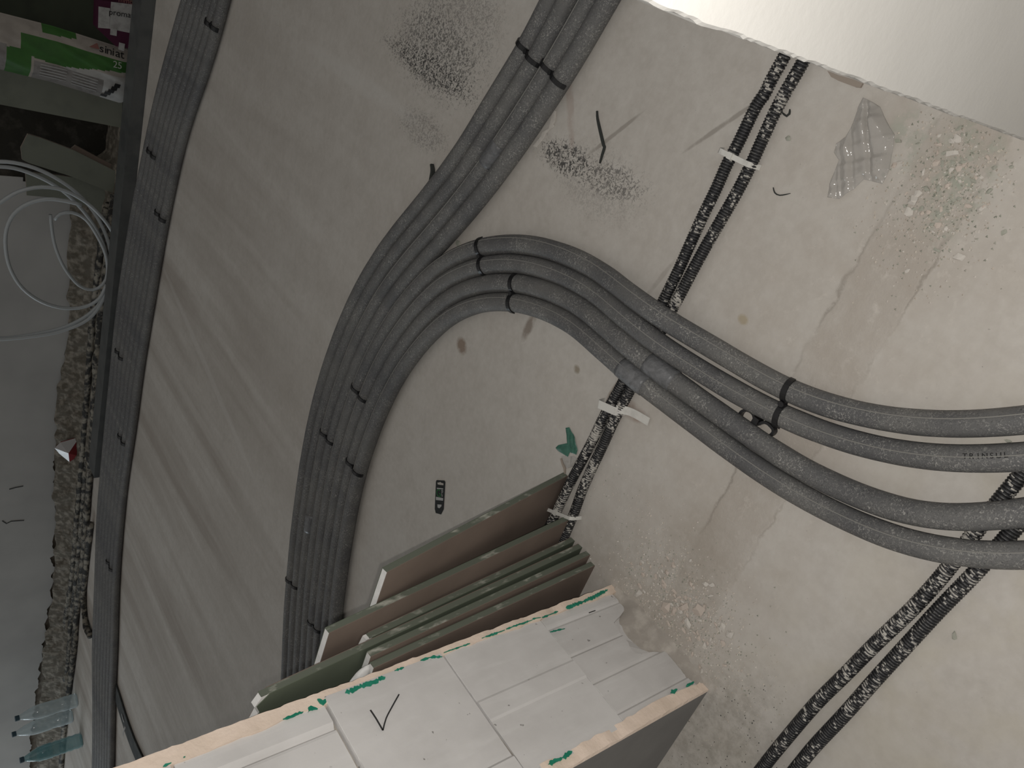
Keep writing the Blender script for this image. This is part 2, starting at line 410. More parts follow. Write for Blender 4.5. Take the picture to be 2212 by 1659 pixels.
# block partition, its end face towards the opening
wl = thing('wall_left', (-3.0, .44, 0), 'white silicate block partition with peach plaster skins, bare end face', 'wall', kind='structure')
PT = .021
G().box((-6.0, YN + PT, 0), (XE - .26, YF - PT, 2.5)).obj('masonry_core', 'block', wl)
def skin(y0, y1, side, mat_end, nm):
    zs = np.arange(0, 2.51, .006); V = []; F = []; mi = []
    for i, z in enumerate(zs):
        j = (vnoise(z * 110, 5 + side) - .5) * .0022
        inner = (vnoise(z * 8, 9 + side) - .5) * .009 + (vnoise(z * 70, 2 + side) - .5) * .0035
        if side > 0: inner += .0065 * (1 - min(1, z / .5))
        yin, yout = (y0 + inner, y1) if side > 0 else (y1 + inner, y0)
        xx = XE + .001 + (vnoise(z * 45, 3 + side) - .5) * .004
        V += [(xx, yin, z), (xx, yout + j - side * .0015, z), (XE - .005, yout, z), (-6.0, yout, z), (-6.0, y0 if side > 0 else y1, z), (XE - .012, yin, z)]
        if i:
            a, b = (i - 1) * 6, i * 6
            F += [(a, a + 1, b + 1, b), (a + 5, a, b, b + 5)]; mi += [0, 0]
            F += [(a + 1, a + 2, b + 2, b + 1)]; mi += [0]
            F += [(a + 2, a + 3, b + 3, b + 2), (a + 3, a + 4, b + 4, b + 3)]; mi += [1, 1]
    m = len(V) - 6
    F += [(0, 1, 2, 3, 4, 5), tuple(m + q for q in (5, 4, 3, 2, 1, 0))]; mi += [0, 0]
    return mesh(nm, V, F, [mat_end, 'side_plaster'], wl, matidx=mi)
skin(YF - PT, YF, 1, 'peach', 'plaster_skin'); skin(YN, YN + PT, -1, 'peach', 'plaster_skin')
JZ = [.0, .195, .398, .598, .80, 1.0, 1.2, 1.4, 1.6, 1.8, 2.0, 2.2, 2.4, 2.5]
ya, yb = YN + PT - .006, YF - PT + .010
def block_profile(kind, z0, z1, dx):
    """end face of one block: list of (y, x) profile points extruded over z"""
    g = .004; x = XE + dx
    ys = np.linspace(ya, yb, 61); xp = np.full(61, x)
    u = (ys - ya) / (yb - ya)
    if kind == 'rib':
        for c in (.10, .37, .62, .89): xp -= .0035 * np.exp(-((u - c) / .008) ** 2)
        xp -= .0008 * ((u > .10) & (u < .37)) + .0008 * ((u > .62) & (u < .89))
    elif kind == 'band':
        xp += .0016 * ((u > .42) & (u < .58))
    elif kind == 'flat':
        xp += .0035 * ((u > .04) & (u < .16))
    elif kind == 'groove':
        xp -= .012 * np.exp(-((u - .30) / .05) ** 2) * (u < .5); xp -= .005 * np.exp(-((u - .80) / .012) ** 2); xp += .003 * (u > .83)
    return ys, xp
kinds = ['rib', 'band', 'flat', 'groove'] + ['rib', 'band', 'flat'] * 4
dxs = [-.003, .0, .002, -.004, 0, .001, -.002, 0, 0, 0, 0, 0, 0, 0]
BL = []
for i in range(len(JZ) - 1):
    z0, z1 = JZ[i], JZ[i + 1] - .003
    ys, xp = block_profile(kinds[i], z0, z1, dxs[i])
    n = len(ys); V = []; F = []
    zl = np.array([0, .002, .006, .03, .1, .2, .3, .45, .6, .75, .9, .97, .994, .998, 1]); last = len(zl) - 1
    for a, tz in enumerate(zl):
        for b in range(n):
            u = b / (n - 1); x = xp[b]
            zb = z0
            if i == 0: zb = .010 + .060 * max(0, min(1, (u - .36) * 16)) * max(0, min(1, (.80 - u) * 16)) * (.75 + .4 * vnoise(u * 13)) + .005 * vnoise(u * 30)
            zz = zb + (z1 - zb) * tz
            if a in (0, last): x -= .003 + .003 * vnoise(b * .9 + i * 31)
            if a in (1, last - 1): x -= .0012 * vnoise(b * .7 + i * 13)
            if i == 3 and a < 6 and u < .55: x -= .004 * (6 - a) / 6 * vnoise(b * .3)
            if i and a in (0, 1): zz += .0022 * vnoise(b * .8 + i * 7)
            if i == 1 and a >= last - 1: zz -= .012 * max(0, min(1, (.62 - u) * 3)) * vnoise(u * 9, 3)
            if i == 2 and a >= last - 1: zz -= .018 * max(0, min(1, (.55 - u) * 3)) * (.4 + .6 * vnoise(u * 7, 5))
            V.append((x, ys[b], zz))
    for a in range(len(zl) - 1):
        for b in range(n - 1): F.append((a * n + b, a * n + b + 1, (a + 1) * n + b + 1, (a + 1) * n + b))
    k = len(V)
    xb = XE - .262
    V += [(xb, ys[0], z0), (xb, ys[-1], z0), (xb, ys[-1], z1), (xb, ys[0], z1)]
    m = (len(zl) - 1) * n
    F += [tuple([k, k + 1] + list(range(n - 1, -1, -1))), tuple([k + 3, k + 2] + list(range(m + n - 1, m - 1, -1)))[::-1],
          tuple([k, k + 3] + [a * n for a in range(len(zl) - 1, -1, -1)]), tuple([k + 1, k + 2] + [a * n + n - 1 for a in range(len(zl) - 1, -1, -1)]), (k, k + 1, k + 2, k + 3)]
    BL.append(mesh('block', V, F, 'block2' if kinds[i] != 'rib' else 'block', wl))
for z in JZ[1:-1]:
    G().box((XE - .25, ya + .002, z - .012), (XE - .010, yb - .002, z + .003)).obj('mortar_joint', 'joint', wl)
# mortar bed spilling out under the lowest block
V = []; F = []; nu, nv = 40, 8
for i in range(nu):
    u = i / (nu - 1); y = ya + u * (yb - ya)
    for j in range(nv):
        t = j / (nv - 1); hmax = .024 + .062 * max(0, min(1, (u - .34) * 9)) * max(0, min(1, (.84 - u) * 9))
        out = .004 + .012 * (1 - abs(2 * u - 1) ** 3)
        z = hmax * (1 - t) ** 1.1 + .004 * vnoise(u * 25 + j * 3, 2) * (1 - t)
        V.append((XE - .030 + (.030 + out) * t + .003 * (vnoise(u * 20, j) - .5), y, z if j < nv - 1 else 0))
    if i:
        for j in range(nv - 1): F.append(((i - 1) * nv + j, i * nv + j, i * nv + j + 1, (i - 1) * nv + j + 1))
mesh('mortar_bed', V, F, 'joint', wl, smooth=True)
# smears of green primer along the edges of the end face
def smear(pts, wd, seed):
    P = np.array([onx(p, XE + .0015) for p in pts]); P = resample(catmull(P, .003), .0022); n = len(P)
    T = tangents(P); V = []; F = []
    for i in range(n):
        S = np.cross(T[i], [1.0, 0, 0]); e = min(1, (i + .4) / 2.5, (n - i - .6) / 2.5)
        up_ = wd * .42 * e * (.25 + 1.1 * vnoise(i * .9, seed)); dn = wd * .42 * e * (.15 + 1.2 * vnoise(i * 1.1, seed + 30))
        if vnoise(i * .35, seed + 60) < .22: up_ *= .25; dn *= .25
        A_, B_ = P[i] - S * dn, P[i] + S * up_; h = np.array([.0022, 0, 0]); V += [A_, B_, B_ + h, A_ + h]
        if i:
            for q in range(4): F.append(((i - 1) * 4 + q, (i - 1) * 4 + (q + 1) % 4, i * 4 + (q + 1) % 4, i * 4 + q))
    F += [(3, 2, 1, 0), tuple(range(len(V) - 4, len(V)))]
    mesh('primer_smear', V, F, 'green_film', wl)
for k, (pts, wd) in enumerate([([(745, 1498), (790, 1480), (832, 1464)], .010), ([(852, 1450), (872, 1443)], .005), ([(908, 1428), (930, 1421), (955, 1420)], .005),
        ([(958, 1411), (1015, 1391)], .003), ([(1040, 1380), (1090, 1362)], .004), ([(1093, 1360), (1150, 1340)], .004), ([(1150, 1338), (1168, 1335)], .006),
        ([(1170, 1335), (1205, 1322)], .004), ([(1222, 1315), (1270, 1296), (1312, 1275)], .008), ([(1188, 1366), (1220, 1359)], .0035),
        ([(685, 1512), (698, 1518), (702, 1512)], .010), ([(665, 1540), (672, 1531), (686, 1533)], .007), ([(611, 1555), (630, 1548), (655, 1539)], .005),
        ([(352, 1657), (370, 1649)], .006), ([(396, 1637), (400, 1636)], .005), ([(1448, 1497), (1462, 1490)], .010), ([(1482, 1484), (1498, 1474)], .007),
        ([(1184, 1652), (1210, 1640), (1235, 1625)], .009)]):
    smear(pts, wd, k)
for bk, pts, wd in ((2, [(800, 1534), (812, 1552), (827, 1578)], .0022), (2, [(827, 1578), (834, 1552), (848, 1525), (862, 1500)], .002), (0, [(1272, 1324), (1286, 1319)], .0016)):
    P = np.array([onx(p, XE + .0055) for p in pts]); P = catmull(P, .01)
    mesh('pencil_mark', *ribbon(P, np.array([1.0, 0, 0]), wd, .0006), 'graphite', BL[bk])

# white plastered wall end on the other side of the opening, close to the camera
wr = thing('wall_right', (1.0, .44, 0), 'white plastered wall end close to the camera with ragged corner', 'wall', kind='structure')
zs = np.arange(0, 2.501, .0045); V = []; F = []
XR = -.0072
for i, z in enumerate(zs):
    j = (vnoise(z * 90, 1) - .5) * .0010 + (vnoise(z * 210, 4) - .5) * .0014 - .0022 * max(0, vnoise(z * 38, 8) - .66)
    b = .0016 * vnoise(z * 150, 6)
    V += [(XR + j, YN + .002 + b, z), (XR + .0018 + j * .7, YN, z), (XR + .012, YN, z), (2.5, YN, z), (XR + j * .4, YF, z)]
    if i:
        a, c = (i - 1) * 5, i * 5
        F += [(a, a + 1, c + 1, c), (a + 1, a + 2, c + 2, c + 1), (a + 2, a + 3, c + 3, c + 2), (a + 4, a, c, c + 4)]
k = len(V); V += [(2.5, YF, 0), (2.5, YF, 2.5)]
F += [(3, k, k + 1, k - 2), (4, k - 1, k + 1, k)]
mesh('plaster_skin', V, F, 'white_plaster', wr, smooth=False)

# ------------------------------------------------------------------ insulated pipes
PR = .0192
A1, B1 = onz((1693, 124)), onz((1211, 1086))
A2, B2 = onz((2199, 1034)), onz((1701, 1595))
def dline(p, a, b):
    d = (b - a)[:2]; n = np.array([-d[1], d[0]]) / np.linalg.norm(d); return abs((np.asarray(p)[:2] - a[:2]) @ n)
C1M = (onz((1395, 735)), onz((1411, 750)))
def lift(p, grp):
    if grp != 'B': return 0.0
    a = dline(p, A1, B1) - .012; b = dline(p, A2, B2) - .015
    h = 0
    if p[0] < -.2 and p[1] < 1.1 and p[0] > -.9: h = max(h, .022 * math.exp(-(max(0, a) / .10) ** 2))
    if p[1] < .45: h = max(h, .024 * math.exp(-(max(0, b) / .10) ** 2))
    return h
def prad(q):
    d = math.hypot(q[0], q[1]); u = min(1, max(0, (d - .42) / .75)); return PR * (.88 + .12 * u * u * (3 - 2 * u))
def centers(px, grp, side=1):
    px = np.array(px, float); Q = np.array([onz(p, PR) for p in px])
    for it in range(3):
        T = tangents(Q); out = []
        for i, p in enumerate(px):
            r = PR if grp == 'F' else prad(Q[i]); z = r + lift(Q[i], grp); q = onz(p, z); d = _ray(p); d /= np.linalg.norm(d)
            t = T[i] * np.array([1, 1, 0]); t /= np.linalg.norm(t)
            dp = d - t * (d @ t); s = abs(d[2]) / np.linalg.norm(dp)
            n = np.array([dp[0], dp[1], 0]); n /= np.linalg.norm(n)
            if grp == 'F': out.append(q - side * n * PR / s); continue
            # the traced outline is always the left-hand one along the trace: centre lies to its right in the image
            j = min(i, len(px) - 2); tv = px[j + 1] - px[j]; e = n * r / s
            v0, v1 = toimg(q), toimg(q + e); cr = tv[0] * (v1[1] - v0[1]) - tv[1] * (v1[0] - v0[0])
            out.append(q + e if cr > 0 else q - e)
        Q = np.array(out)
    return Q
p1 = [(1230,-140),(1166,0),(1135.6,66),(1095,132),(1071.6,165),(1036,225),(988,311),(945,372),(921,405),(897,433),(854,488.6),(818.5,536.7),(786.8,586),(760,635),(740,681),(717,742),(702,785),(690.6,820),(666.6,909),(645,1022.8),(631,1126),(622,1220),(613.5,1293),(609,1413),(607,1475),(604,1580),(602,1720)]
p4 = [(1352,-120),(1286,0),(1254.6,58),(1216.6,121.5),(1189,172),(1140.6,243),(1097,310),(1059,364.6),(1031,402),(1003,433),(970,471),(938,506),(908,542),(876.7,579),(854,610),(831,645.6),(813,676),(795.7,711),(778,743),(760,780),(742.5,820),(713,909),(689,1022.8),(672,1126),(662,1220),(655,1293),(649,1413),(646,1475),(643,1580),(640,1720)]
p5 = [(640,1720),(649,1580),(657,1475),(661,1413),(669,1293),(678,1220),(705.5,1022.8),(733,909),(763,820),(780.5,764.6),(803,721.5),(826,686),(854,645.6),(887,612.7),(907,592),(927,574.7),(940,562),(965,546.8),(995.7,531.6),(1033.7,520),(1066.6,512.7),(1100,509.4),(1128,510),(1178.6,517.7),(1242,536.7),(1302.7,567),(1356,602.5),(1419,649),(1462,677),(1520,714),(1583.7,746.8),(1650,791),(1713.5,825.4),(1751.6,844.5),(1828,864.8),(1904,881),(1980,891.5),(2044,894.5),(2107,891.5),(2158,886.4),(2212,880),(2290,866)]
p6 = [(652,1720),(662,1580),(670,1475),(675,1413),(683,1293),(692,1220),(722,1022.8),(751,909),(783,820),(800.8,779.7),(820,741.8),(844,704),(861.5,678),(894.4,641),(930,606),(955,588),(990.6,569),(1033.7,555),(1056,550.6),(1100,548),(1140.6,550),(1186,558),(1226.7,574.7),(1277,600),(1310,622.8),(1333,643),(1368.5,673.4),(1406.5,701),(1444,731.6),(1495,764.6),(1571,810),(1650,853),(1690.6,876),(1751.6,900),(1802,919),(1853,938.5),(1904,950),(1955,957.5),(2018,965),(2069,967),(2132.7,966),(2212,960),(2290,948)]
p7 = [(664,1720),(675,1580),(683,1475),(689,1413),(697.5,1293),(706,1220),(738.7,1022.8),(770,909),(806,820),(826,777),(864,712),(902,670),(945,632),(996,602),(1051,585),(1100,582),(1128,586),(1166,590),(1204,602.5),(1252,625),(1292.5,653),(1328,678.5),(1358,709),(1394,744),(1416.6,763),(1462,803),(1520,843),(1609,900),(1650,931),(1701,970),(1751.6,1000.7),(1828,1036),(1904,1067),(1980,1092),(2031,1100),(2082,1099),(2132.7,1093.5),(2171,1087),(2212,1079.5),(2290,1062)]
p8 = [(676,1720),(688,1580),(697,1475),(703,1413),(711,1293),(721,1220),(755,1022.8),(789,909),(828,820),(840,797),(869,754),(894,719),(919.7,691),(955,661),(995.7,638),(1036,625),(1071.6,619),(1100,617.5),(1118,620),(1140.6,624),(1178.6,639),(1216.6,656),(1242,668),(1280,694),(1305,719),(1343,754),(1378.6,790),(1399,807),(1444,845.6),(1507.7,888.6),(1571,938),(1611.5,966),(1650,993),(1688,1018.5),(1726,1044),(1764,1066.8),(1828,1097),(1879,1117.6),(1929.5,1135),(1993,1155.7),(2056.5,1171),(2107,1178.6),(2158,1181),(2212,1176),(2290,1163)]
STEP = .014
def curve(px, grp): return resample(smooth(resample(catmull(centers(px, grp), .01), STEP), 6), STEP)
c1, c4 = curve(p1[::-1], 'A'), curve(p4[::-1], 'A')
c5, c6, c7, c8 = [curve(p, 'B') for p in (p5, p6, p7, p8)]
def offset_to(c, other, d):
    out = []
    for p in c:
        k = np.argmin(np.linalg.norm(other - p, axis=1)); v = other[k] - p; v[2] = 0; out.append(p + v / np.linalg.norm(v) * min(2.01 * prad(p), np.linalg.norm(v) * .34 if np.linalg.norm(v) < 6.03 * prad(p) else 9))
    return smooth(np.array(out), 8)
c2 = offset_to(c1, c4, 2 * PR * 1.005); c3 = offset_to(c4, c1, 2 * PR * 1.005)
PIPES = [c1, c2, c3, c4, c5, c6, c7, c8]
for it in range(40):
    mv = [np.zeros_like(c) for c in PIPES]
    for a in range(7):
        for b in (a + 1,):
            D = np.linalg.norm(PIPES[a][:, None, :] - PIPES[b][None, :, :], axis=2)
            for (u, v, DD) in ((a, b, D), (b, a, D.T)):
                k = DD.argmin(1); dist = DD[np.arange(len(k)), k]; d = PIPES[u] - PIPES[v][k]; d[:, 2] = 0
                ln = np.linalg.norm(d, axis=1) + 1e-6; pen = np.clip(2 * np.array([prad(q) for q in PIPES[u]]) - dist, 0, None)
                mv[u] += d / ln[:, None] * (pen * .5)[:, None]
    for a in range(8): PIPES[a] = smooth(PIPES[a] + mv[a] * .8, 1)
def ztrue(c, grp):
    c = c.copy()
    for i in range(len(c)): c[i, 2] = prad(c[i]) + (lift(c[i], grp))
    c[:, 2] = smooth(c[:, 2:3], 4)[:, 0]; return c
for a in range(8): PIPES[a] = ztrue(PIPES[a], 'A' if a < 4 else 'B')
RAD = [np.array([prad(q) for q in c]) for c in PIPES]

PL = ['grey foam-insulated pipe, outermost on the far side of the bundle running straight on',
      'grey foam-insulated pipe, second from the far side of the bundle running straight on',
      'grey foam-insulated pipe, third from the far side of the bundle running straight on',
      'grey foam-insulated pipe, nearest of the four running straight on past the bend',
      'grey foam-insulated pipe, outermost of the four bending away over the corrugated conduits',
      'grey foam-insulated pipe bending away, second from outside, with faint black lettering',
      'grey foam-insulated pipe bending away, third from outside, with shiny tape by the conduits',
      'grey foam-insulated pipe, innermost of the four bending away, taped over the conduit crossing']
def at_pipe(k, px):
    q = onz(px, PR); i = int(np.argmin(np.linalg.norm(PIPES[k][:, :2] - q[:2], axis=1))); return i
def nfar(T):
    n = np.array([-T[1], T[0], 0]); n /= np.linalg.norm(n); return n if n[1] >= 0 else -n
roots = []; sleeves = []
for k, c in enumerate(PIPES):
    t = thing('insulated_pipe', tuple(c[len(c) // 2] * np.array([1, 1, 0])), PL[k], 'pipe', 'foam insulated pipes of the branching bundle')
    roots.append(t)
    rj = RAD[k] * (1 + np.array([.03 * (vnoise(i * .35, k) - .5) for i in range(len(c))]))
    t = mesh('foam_sleeve', *tube(c, rj, 20), 'foam', t, smooth=True); sleeves.append(t)
    T = tangents(c)
    if k in (2, 4, 5, 7):
        ph = {2: .25, 4: .62, 5: .35, 7: .45}[k]
        P = np.array([c[i] + RAD[k][i] * (math.cos(ph + .1 * math.sin(i * .05)) * np.array([0, 0, 1]) + math.sin(ph + .1 * math.sin(i * .05)) * (np.array([-T[i][1], T[i][0], 0]) * (1 if k < 4 else 1))) for i in range(len(c))])
        s = 1 if nfar(T[len(c) // 2]) @ np.array([-T[len(c) // 2][1], T[len(c) // 2][0], 0]) > 0 else -1
        mesh('seam', *tube(P, .0009, 6), 'seam', t, smooth=True)
for k, px, ln in ((7, (1372, 818), .075), (6, (1432, 806), .07), (2, (1062, 325), .06), (2, (668, 1125), .05)):
    i = at_pipe(k, px); n = max(2, int(ln / STEP / 2)); seg_ = resample(PIPES[k][max(0, i - n):i + n + 1], .006)
    rr = RAD[k][i] * np.array([1.035 + .03 * vnoise(j * .8, k) for j in range(len(seg_))])
    mesh('tape_wrap', *tube(seg_, rr, 20), 'tape', sleeves[k], smooth=True)
# printed lettering on the second bending pipe
def text_mesh(name, body, size, mat, parent, M_, ext=.0004):
    cu = bpy.data.curves.new(name, 'FONT'); cu.body = body; cu.size = size; cu.extrude = ext; cu.align_x = 'CENTER'; cu.align_y = 'CENTER'
    tmp = bpy.data.objects.new('tmp', cu); C.objects.link(tmp)
    dg = bpy.context.evaluated_depsgraph_get(); me = bpy.data.meshes.new_from_object(tmp.evaluated_get(dg))
    bpy.data.objects.remove(tmp, do_unlink=True); bpy.data.curves.remove(cu)
    me.materials.clear(); me.materials.append(MAT[mat]); me.transform(M_)
    if parent:
        org = Vector((0, 0, 0)); p = parent
        while p is not None: org = org + p.location; p = p.parent
        me.transform(Matrix.Translation(-org))
    o = bpy.data.objects.new(name, me); return link(o, parent)
def frame(o, x, y, z):
    return Matrix([[x[0], y[0], z[0], o[0]], [x[1], y[1], z[1], o[1]], [x[2], y[2], z[2], o[2]], [0, 0, 0, 1]])
i0 = at_pipe(5, (2122, 994)); arc = np.r_[0, np.cumsum(np.linalg.norm(np.diff(PIPES[5], axis=0), axis=1))]
for j, ch in enumerate('TRINSUL'):
    sa = arc[i0] + .0075 * j; c = np.array([np.interp(sa, arc, PIPES[5][:, q]) for q in range(3)]); i = int(np.argmin(abs(arc - sa)))
    T = tangents(PIPES[5])[i]; n = np.array([-T[1], T[0], 0]); n /= np.linalg.norm(n); a_ = .30
    up = n * math.cos(a_) - np.array([0, 0, 1]) * math.sin(a_); out = n * math.sin(a_) + np.array([0, 0, 1]) * math.cos(a_)
    text_mesh('lettering', ch, .0095, 'ink', sleeves[5], frame(c + out * (RAD[5][i] * 1.015), T, up, out), .0003)

# clips holding the pipes in pairs
def arc_band(c, T, r, a0, a1, wd, th, n=14):
    lat = np.cross(T, [0, 0, 1.0]); lat /= np.linalg.norm(lat); P = []; N = []
    for k in range(n):
        a = a0 + (a1 - a0) * k / (n - 1); d = math.cos(a) * lat + math.sin(a) * np.array([0, 0, 1.0]); P.append(c + d * r); N.append(d)
    V = []; F = []
    for p, d in zip(P, N):
        V += [p - T * wd / 2, p + T * wd / 2, p + T * wd / 2 + d * th, p - T * wd / 2 + d * th]
    for i in range(n - 1):
        for k in range(4): F.append((i * 4 + k, i * 4 + (k + 1) % 4, i * 4 + 4 + (k + 1) % 4, i * 4 + 4 + k))
    F += [(3, 2, 1, 0), tuple(range(len(V) - 4, len(V)))]
    return V, F
def pipe_clip(cA, TA, cB, TB, r, label, wd=.0085, th=.0026):
    mid = (cA + cB) / 2; zt = mid[2] - r
    t = thing('pipe_clip', (mid[0], mid[1], 0), label, 'clip', 'black double hook clips on the pipes')
    mesh('hook', *arc_band(cA, TA, r * 1.0, math.radians(8), math.radians(172), wd, th), 'blackplastic', t, smooth=False)
    mesh('hook', *arc_band(cB, TB, r * 1.0, math.radians(8), math.radians(172), wd, th), 'blackplastic', t, smooth=False)
    lat = cB - cA; lat[2] = 0; lat /= np.linalg.norm(lat)
    pts = [mid + TA * (math.cos(a) * .005) + lat * (math.sin(a) * .0045) for a in np.linspace(0, 2 * math.pi, 9)[:-1]]
    lo = [np.array([p[0], p[1], mid[2] + r * .25]) for p in pts]
    G().prism(lo, np.array([0, 0, r * .65])).obj('peg', 'blackplastic', t)
    return t
clips = [(0, 1, (1148, 108), 'black hook clip on the two far straight pipes, at the upper frame edge'),
         (2, 3, (1203, 160), 'black hook clip on the two near straight pipes, at the upper frame edge'),
         (4, 5, (1042, 548), 'black hook clip on the two outer pipes at the top of the bend'),
         (6, 7, (1121, 620), 'black hook clip on the two inner pipes at the top of the bend'),
         (4, 5, (1700, 885), 'black hook clip on the outer pair beside the loose double hook'),
         (4, 5, (775, 838), 'black hook clip on the bundle just below where it splits'),
         (2, 3, (706, 937), 'black hook clip in the middle of the bundle, above the hang tag'),
         (6, 7, (765, 1000), 'black hook clip on the bundle edge, nearest to the hang tag'),
         (0, 1, (626, 1247), 'black hook clip on the far edge of the bundle beyond the boards'),
         (4, 5, (680, 1342), 'black hook clip on the bundle beside the leaning boards')]
for a, b, px, lab in clips:
    i, j = at_pipe(a, px), at_pipe(b, px)
    # same station on both pipes
    j = int(np.argmin(np.linalg.norm(PIPES[b] - PIPES[a][i], axis=1)))
    pipe_clip(PIPES[a][i].copy(), tangents(PIPES[a])[i], PIPES[b][j].copy(), tangents(PIPES[b])[j], RAD[a][i] * 1.01, lab)
# loose triple-hooked clip lying in the gap between the two pairs
P = [onz(p, .004) for p in [(1603, 898), (1606, 891), (1612, 886), (1620, 885), (1628, 888), (1634, 894), (1636, 901), (1639, 908), (1645, 914), (1650, 913), (1656, 911), (1664, 913), (1670, 918), (1676, 925), (1677, 932), (1672, 938), (1667, 940)]]
t = thing('hook_clip', tuple(onz((1640, 905))), 'loose black double hook clip lying between the bending pipe pairs', 'clip')
cpx = catmull(P, .004)
mesh('hook_band', *ribbon(cpx, np.array([0, 0, 1.0]), .0042, .010), 'blackplastic', t)
q = onz((1641, 908), .003); G().box((q[0] - .006, q[1] - .005, .001), (q[0] + .006, q[1] + .005, .017)).obj('peg', 'blackplastic', t)

# ------------------------------------------------------------------ far bundle along the wall
near_px = [(530,-120),(500,0),(488.6,48),(453,172),(430,228),(405,296),(380,418),(364.6,486),(339,640),(309,820),(293.7,946.6),(282,1010),(276,1058),(266,1162),(260.8,1240),(258,1290),(255.7,1416),(252,1480),(249,1618),(247,1720)]
far_px = [(425,-120),(390,0),(377,43),(347,152),(324,240),(304,349),(290,405),(275,500),(253,640),(235,820),(225,920),(216,1022),(210,1073),(207,1134),(204,1240),(199,1365),(197,1416),(199,1467),(199.5,1517),(198.7,1619),(197,1720)]
nc = smooth(resample(catmull(centers(near_px, 'F', -1), .03), .03), 25); fc = smooth(resample(catmull(centers(far_px, 'F', 1), .03), .03), 25)
xs = np.linspace(min(nc[0, 0], fc[0, 0]), max(nc[-1, 0], fc[-1, 0]) - .05, 170)
xs = np.linspace(.05, -6.2, 170)
ny = np.interp(-xs, -nc[:, 0], nc[:, 1]); fy = np.interp(-xs, -fc[:, 0], fc[:, 1])
NF = 7
FARP = []
ORD = ['nearest', 'second', 'third', 'fourth', 'fifth', 'sixth', 'farthest']
for k in range(NF):
    u = k / (NF - 1)
    y = np.array([max(ny[i] + k * 2 * PR * 1.01, ny[i] + (fy[i] - ny[i]) * u) if fy[i] - ny[i] < .5 else ny[i] + k * .04 for i in range(len(xs))])
    y = smooth(y[:, None], 6)[:, 0]; y = y + .0012 * np.array([vnoise(x * 2.3, k) for x in xs])
    c = np.stack([xs, y, np.full(len(xs), PR)], 1); FARP.append(c)
    o = mesh('insulated_pipe', *tube(c, PR * .99, 14), 'foam', loc=(float(xs[85]), float(y[85]), 0), smooth=True)
    tag(o, f'grey foam-insulated pipe by the far wall, {ORD[k]} of its seven to the camera' if 0 < k < 6 else f'grey foam-insulated pipe, {ORD[k]} to the camera of the seven by the far wall', 'pipe', 'foam insulated pipes along the far wall')
for a, b, x, lab in [(0, 1, (460, 60), 'black hook clip on the wall-side bundle level with the sack'), (4, 5, (327, 318), 'black hook clip on the wall-side bundle level with the board offcuts'),
                     (0, 1, (350, 455), 'black hook clip on the wall-side bundle level with the white coil'), (4, 5, (257, 748), 'black hook clip beside the end of the steel stud, below the coil'),
                     (1, 2, (268, 945), 'black hook clip on the wall-side bundle level with the red scrap'), (1, 2, (246, 1232), 'black hook clip on the wall-side bundle, nearest to the bottles'),]:
    q = onz(x, PR); i = int(np.argmin(abs(FARP[a][:, 0] - q[0])))
    T = tangents(FARP[a])[i]
    pipe_clip(FARP[a][i].copy(), T, FARP[b][i].copy(), T, PR * 1.01, lab, .014, .004)
# dark strip that leaves the bundle near the partition
P = [onz(p, .004) for p in [(246, 1478), (258, 1515), (272, 1560), (290, 1610), (315, 1665), (345, 1725)]]
P = catmull(P, .04); V, F = ribbon(P, np.array([0, 0, 1.0]), .10, .006)
o = mesh('felt_strip', V, F, 'darkstrip'); tag(o, 'dark flat strip splaying off the far pipe bundle beside the partition', 'strip')
for k, (p, q) in enumerate((((263, 1542), (268, 1560)), ((266, 1588), (271, 1570)))):
    A, B = onz(p, .0105), onz(q, .0105)
    o = mesh('tape_scrap', *ribbon([A, (A + B) / 2 + np.array([.004, 0, .002]), B], np.array([0, 0, 1.0]), .012, .001), 'paper')
    tag(o, 'short pale tape scrap on the dark strip, ' + ('upper' if k == 0 else 'lower') + ' one', 'scrap', 'tape scraps on the dark strip')

# ------------------------------------------------------------------ corrugated conduits
def corrugated(name, pts, r, label, group):
    P = resample(catmull([onz(p, r) for p in pts], .01), .0011)
    n = len(P); SEG = 14
    rr = np.array([r * (1.0 - .17 * (.5 + .5 * math.cos(2 * math.pi * i / 4))) for i in range(n)])
    V, F = tube(P, rr, SEG); mi = []; sd = int(abs(pts[0][0])) % 97
    for i in range(n - 1):
        amt = .18 + .62 * max(0, vnoise(i / 55.0, sd) - .35) + .5 * max(0, vnoise(i / 14.0, sd + 3) - .62)
        for k in range(SEG):
            valley = (i % 4) in (0, 3)
            q = vnoise(i / 2.3 + 13 * vnoise(k * .9, sd + 5), sd + 7) * .6 + vnoise(k * .55 + i * .13, sd + 9) * .4
            mi.append(1 if q < amt * (1.25 if valley else .62) else (2 if valley else 0))
    mi += [0, 0]
    o = mesh(name, V, F, ['corr', 'conduit_dirt', 'conduit_dark'], loc=tuple(P[n // 2] * np.array([1, 1, 0])), smooth=True, matidx=mi)
    return tag(o, label, 'conduit', group)
g1 = 'corrugated conduits across the screed'
c1a = [(1716,70),(1693,124),(1670,165),(1650,206),(1634,228),(1594,311),(1571,354),(1547,408),(1520,463),(1490,529),(1465,585),(1434,648),(1395,728),(1343,830),(1325,863),(1305,899),(1280,952),(1254.6,1000),(1226.7,1053),(1211.5,1086),(1196,1118),(1170,1172)]
c1b = [(1755,92),(1731,140),(1703,188),(1676,238),(1652,290),(1624,352),(1596,408),(1563,466),(1530.5,522),(1495,587),(1470,635),(1452,668),(1415,740),(1361,843),(1343,876),(1323,916),(1300,967),(1277,1015),(1257,1061),(1242,1104),(1227,1140),(1206,1190)]
c2a = [(2260,955),(2199,1034),(2155,1087),(2094,1166),(2039,1239),(1972.6,1312.7),(1891,1391),(1828,1455),(1764,1518.5),(1701,1592),(1650,1655),(1590,1735)]
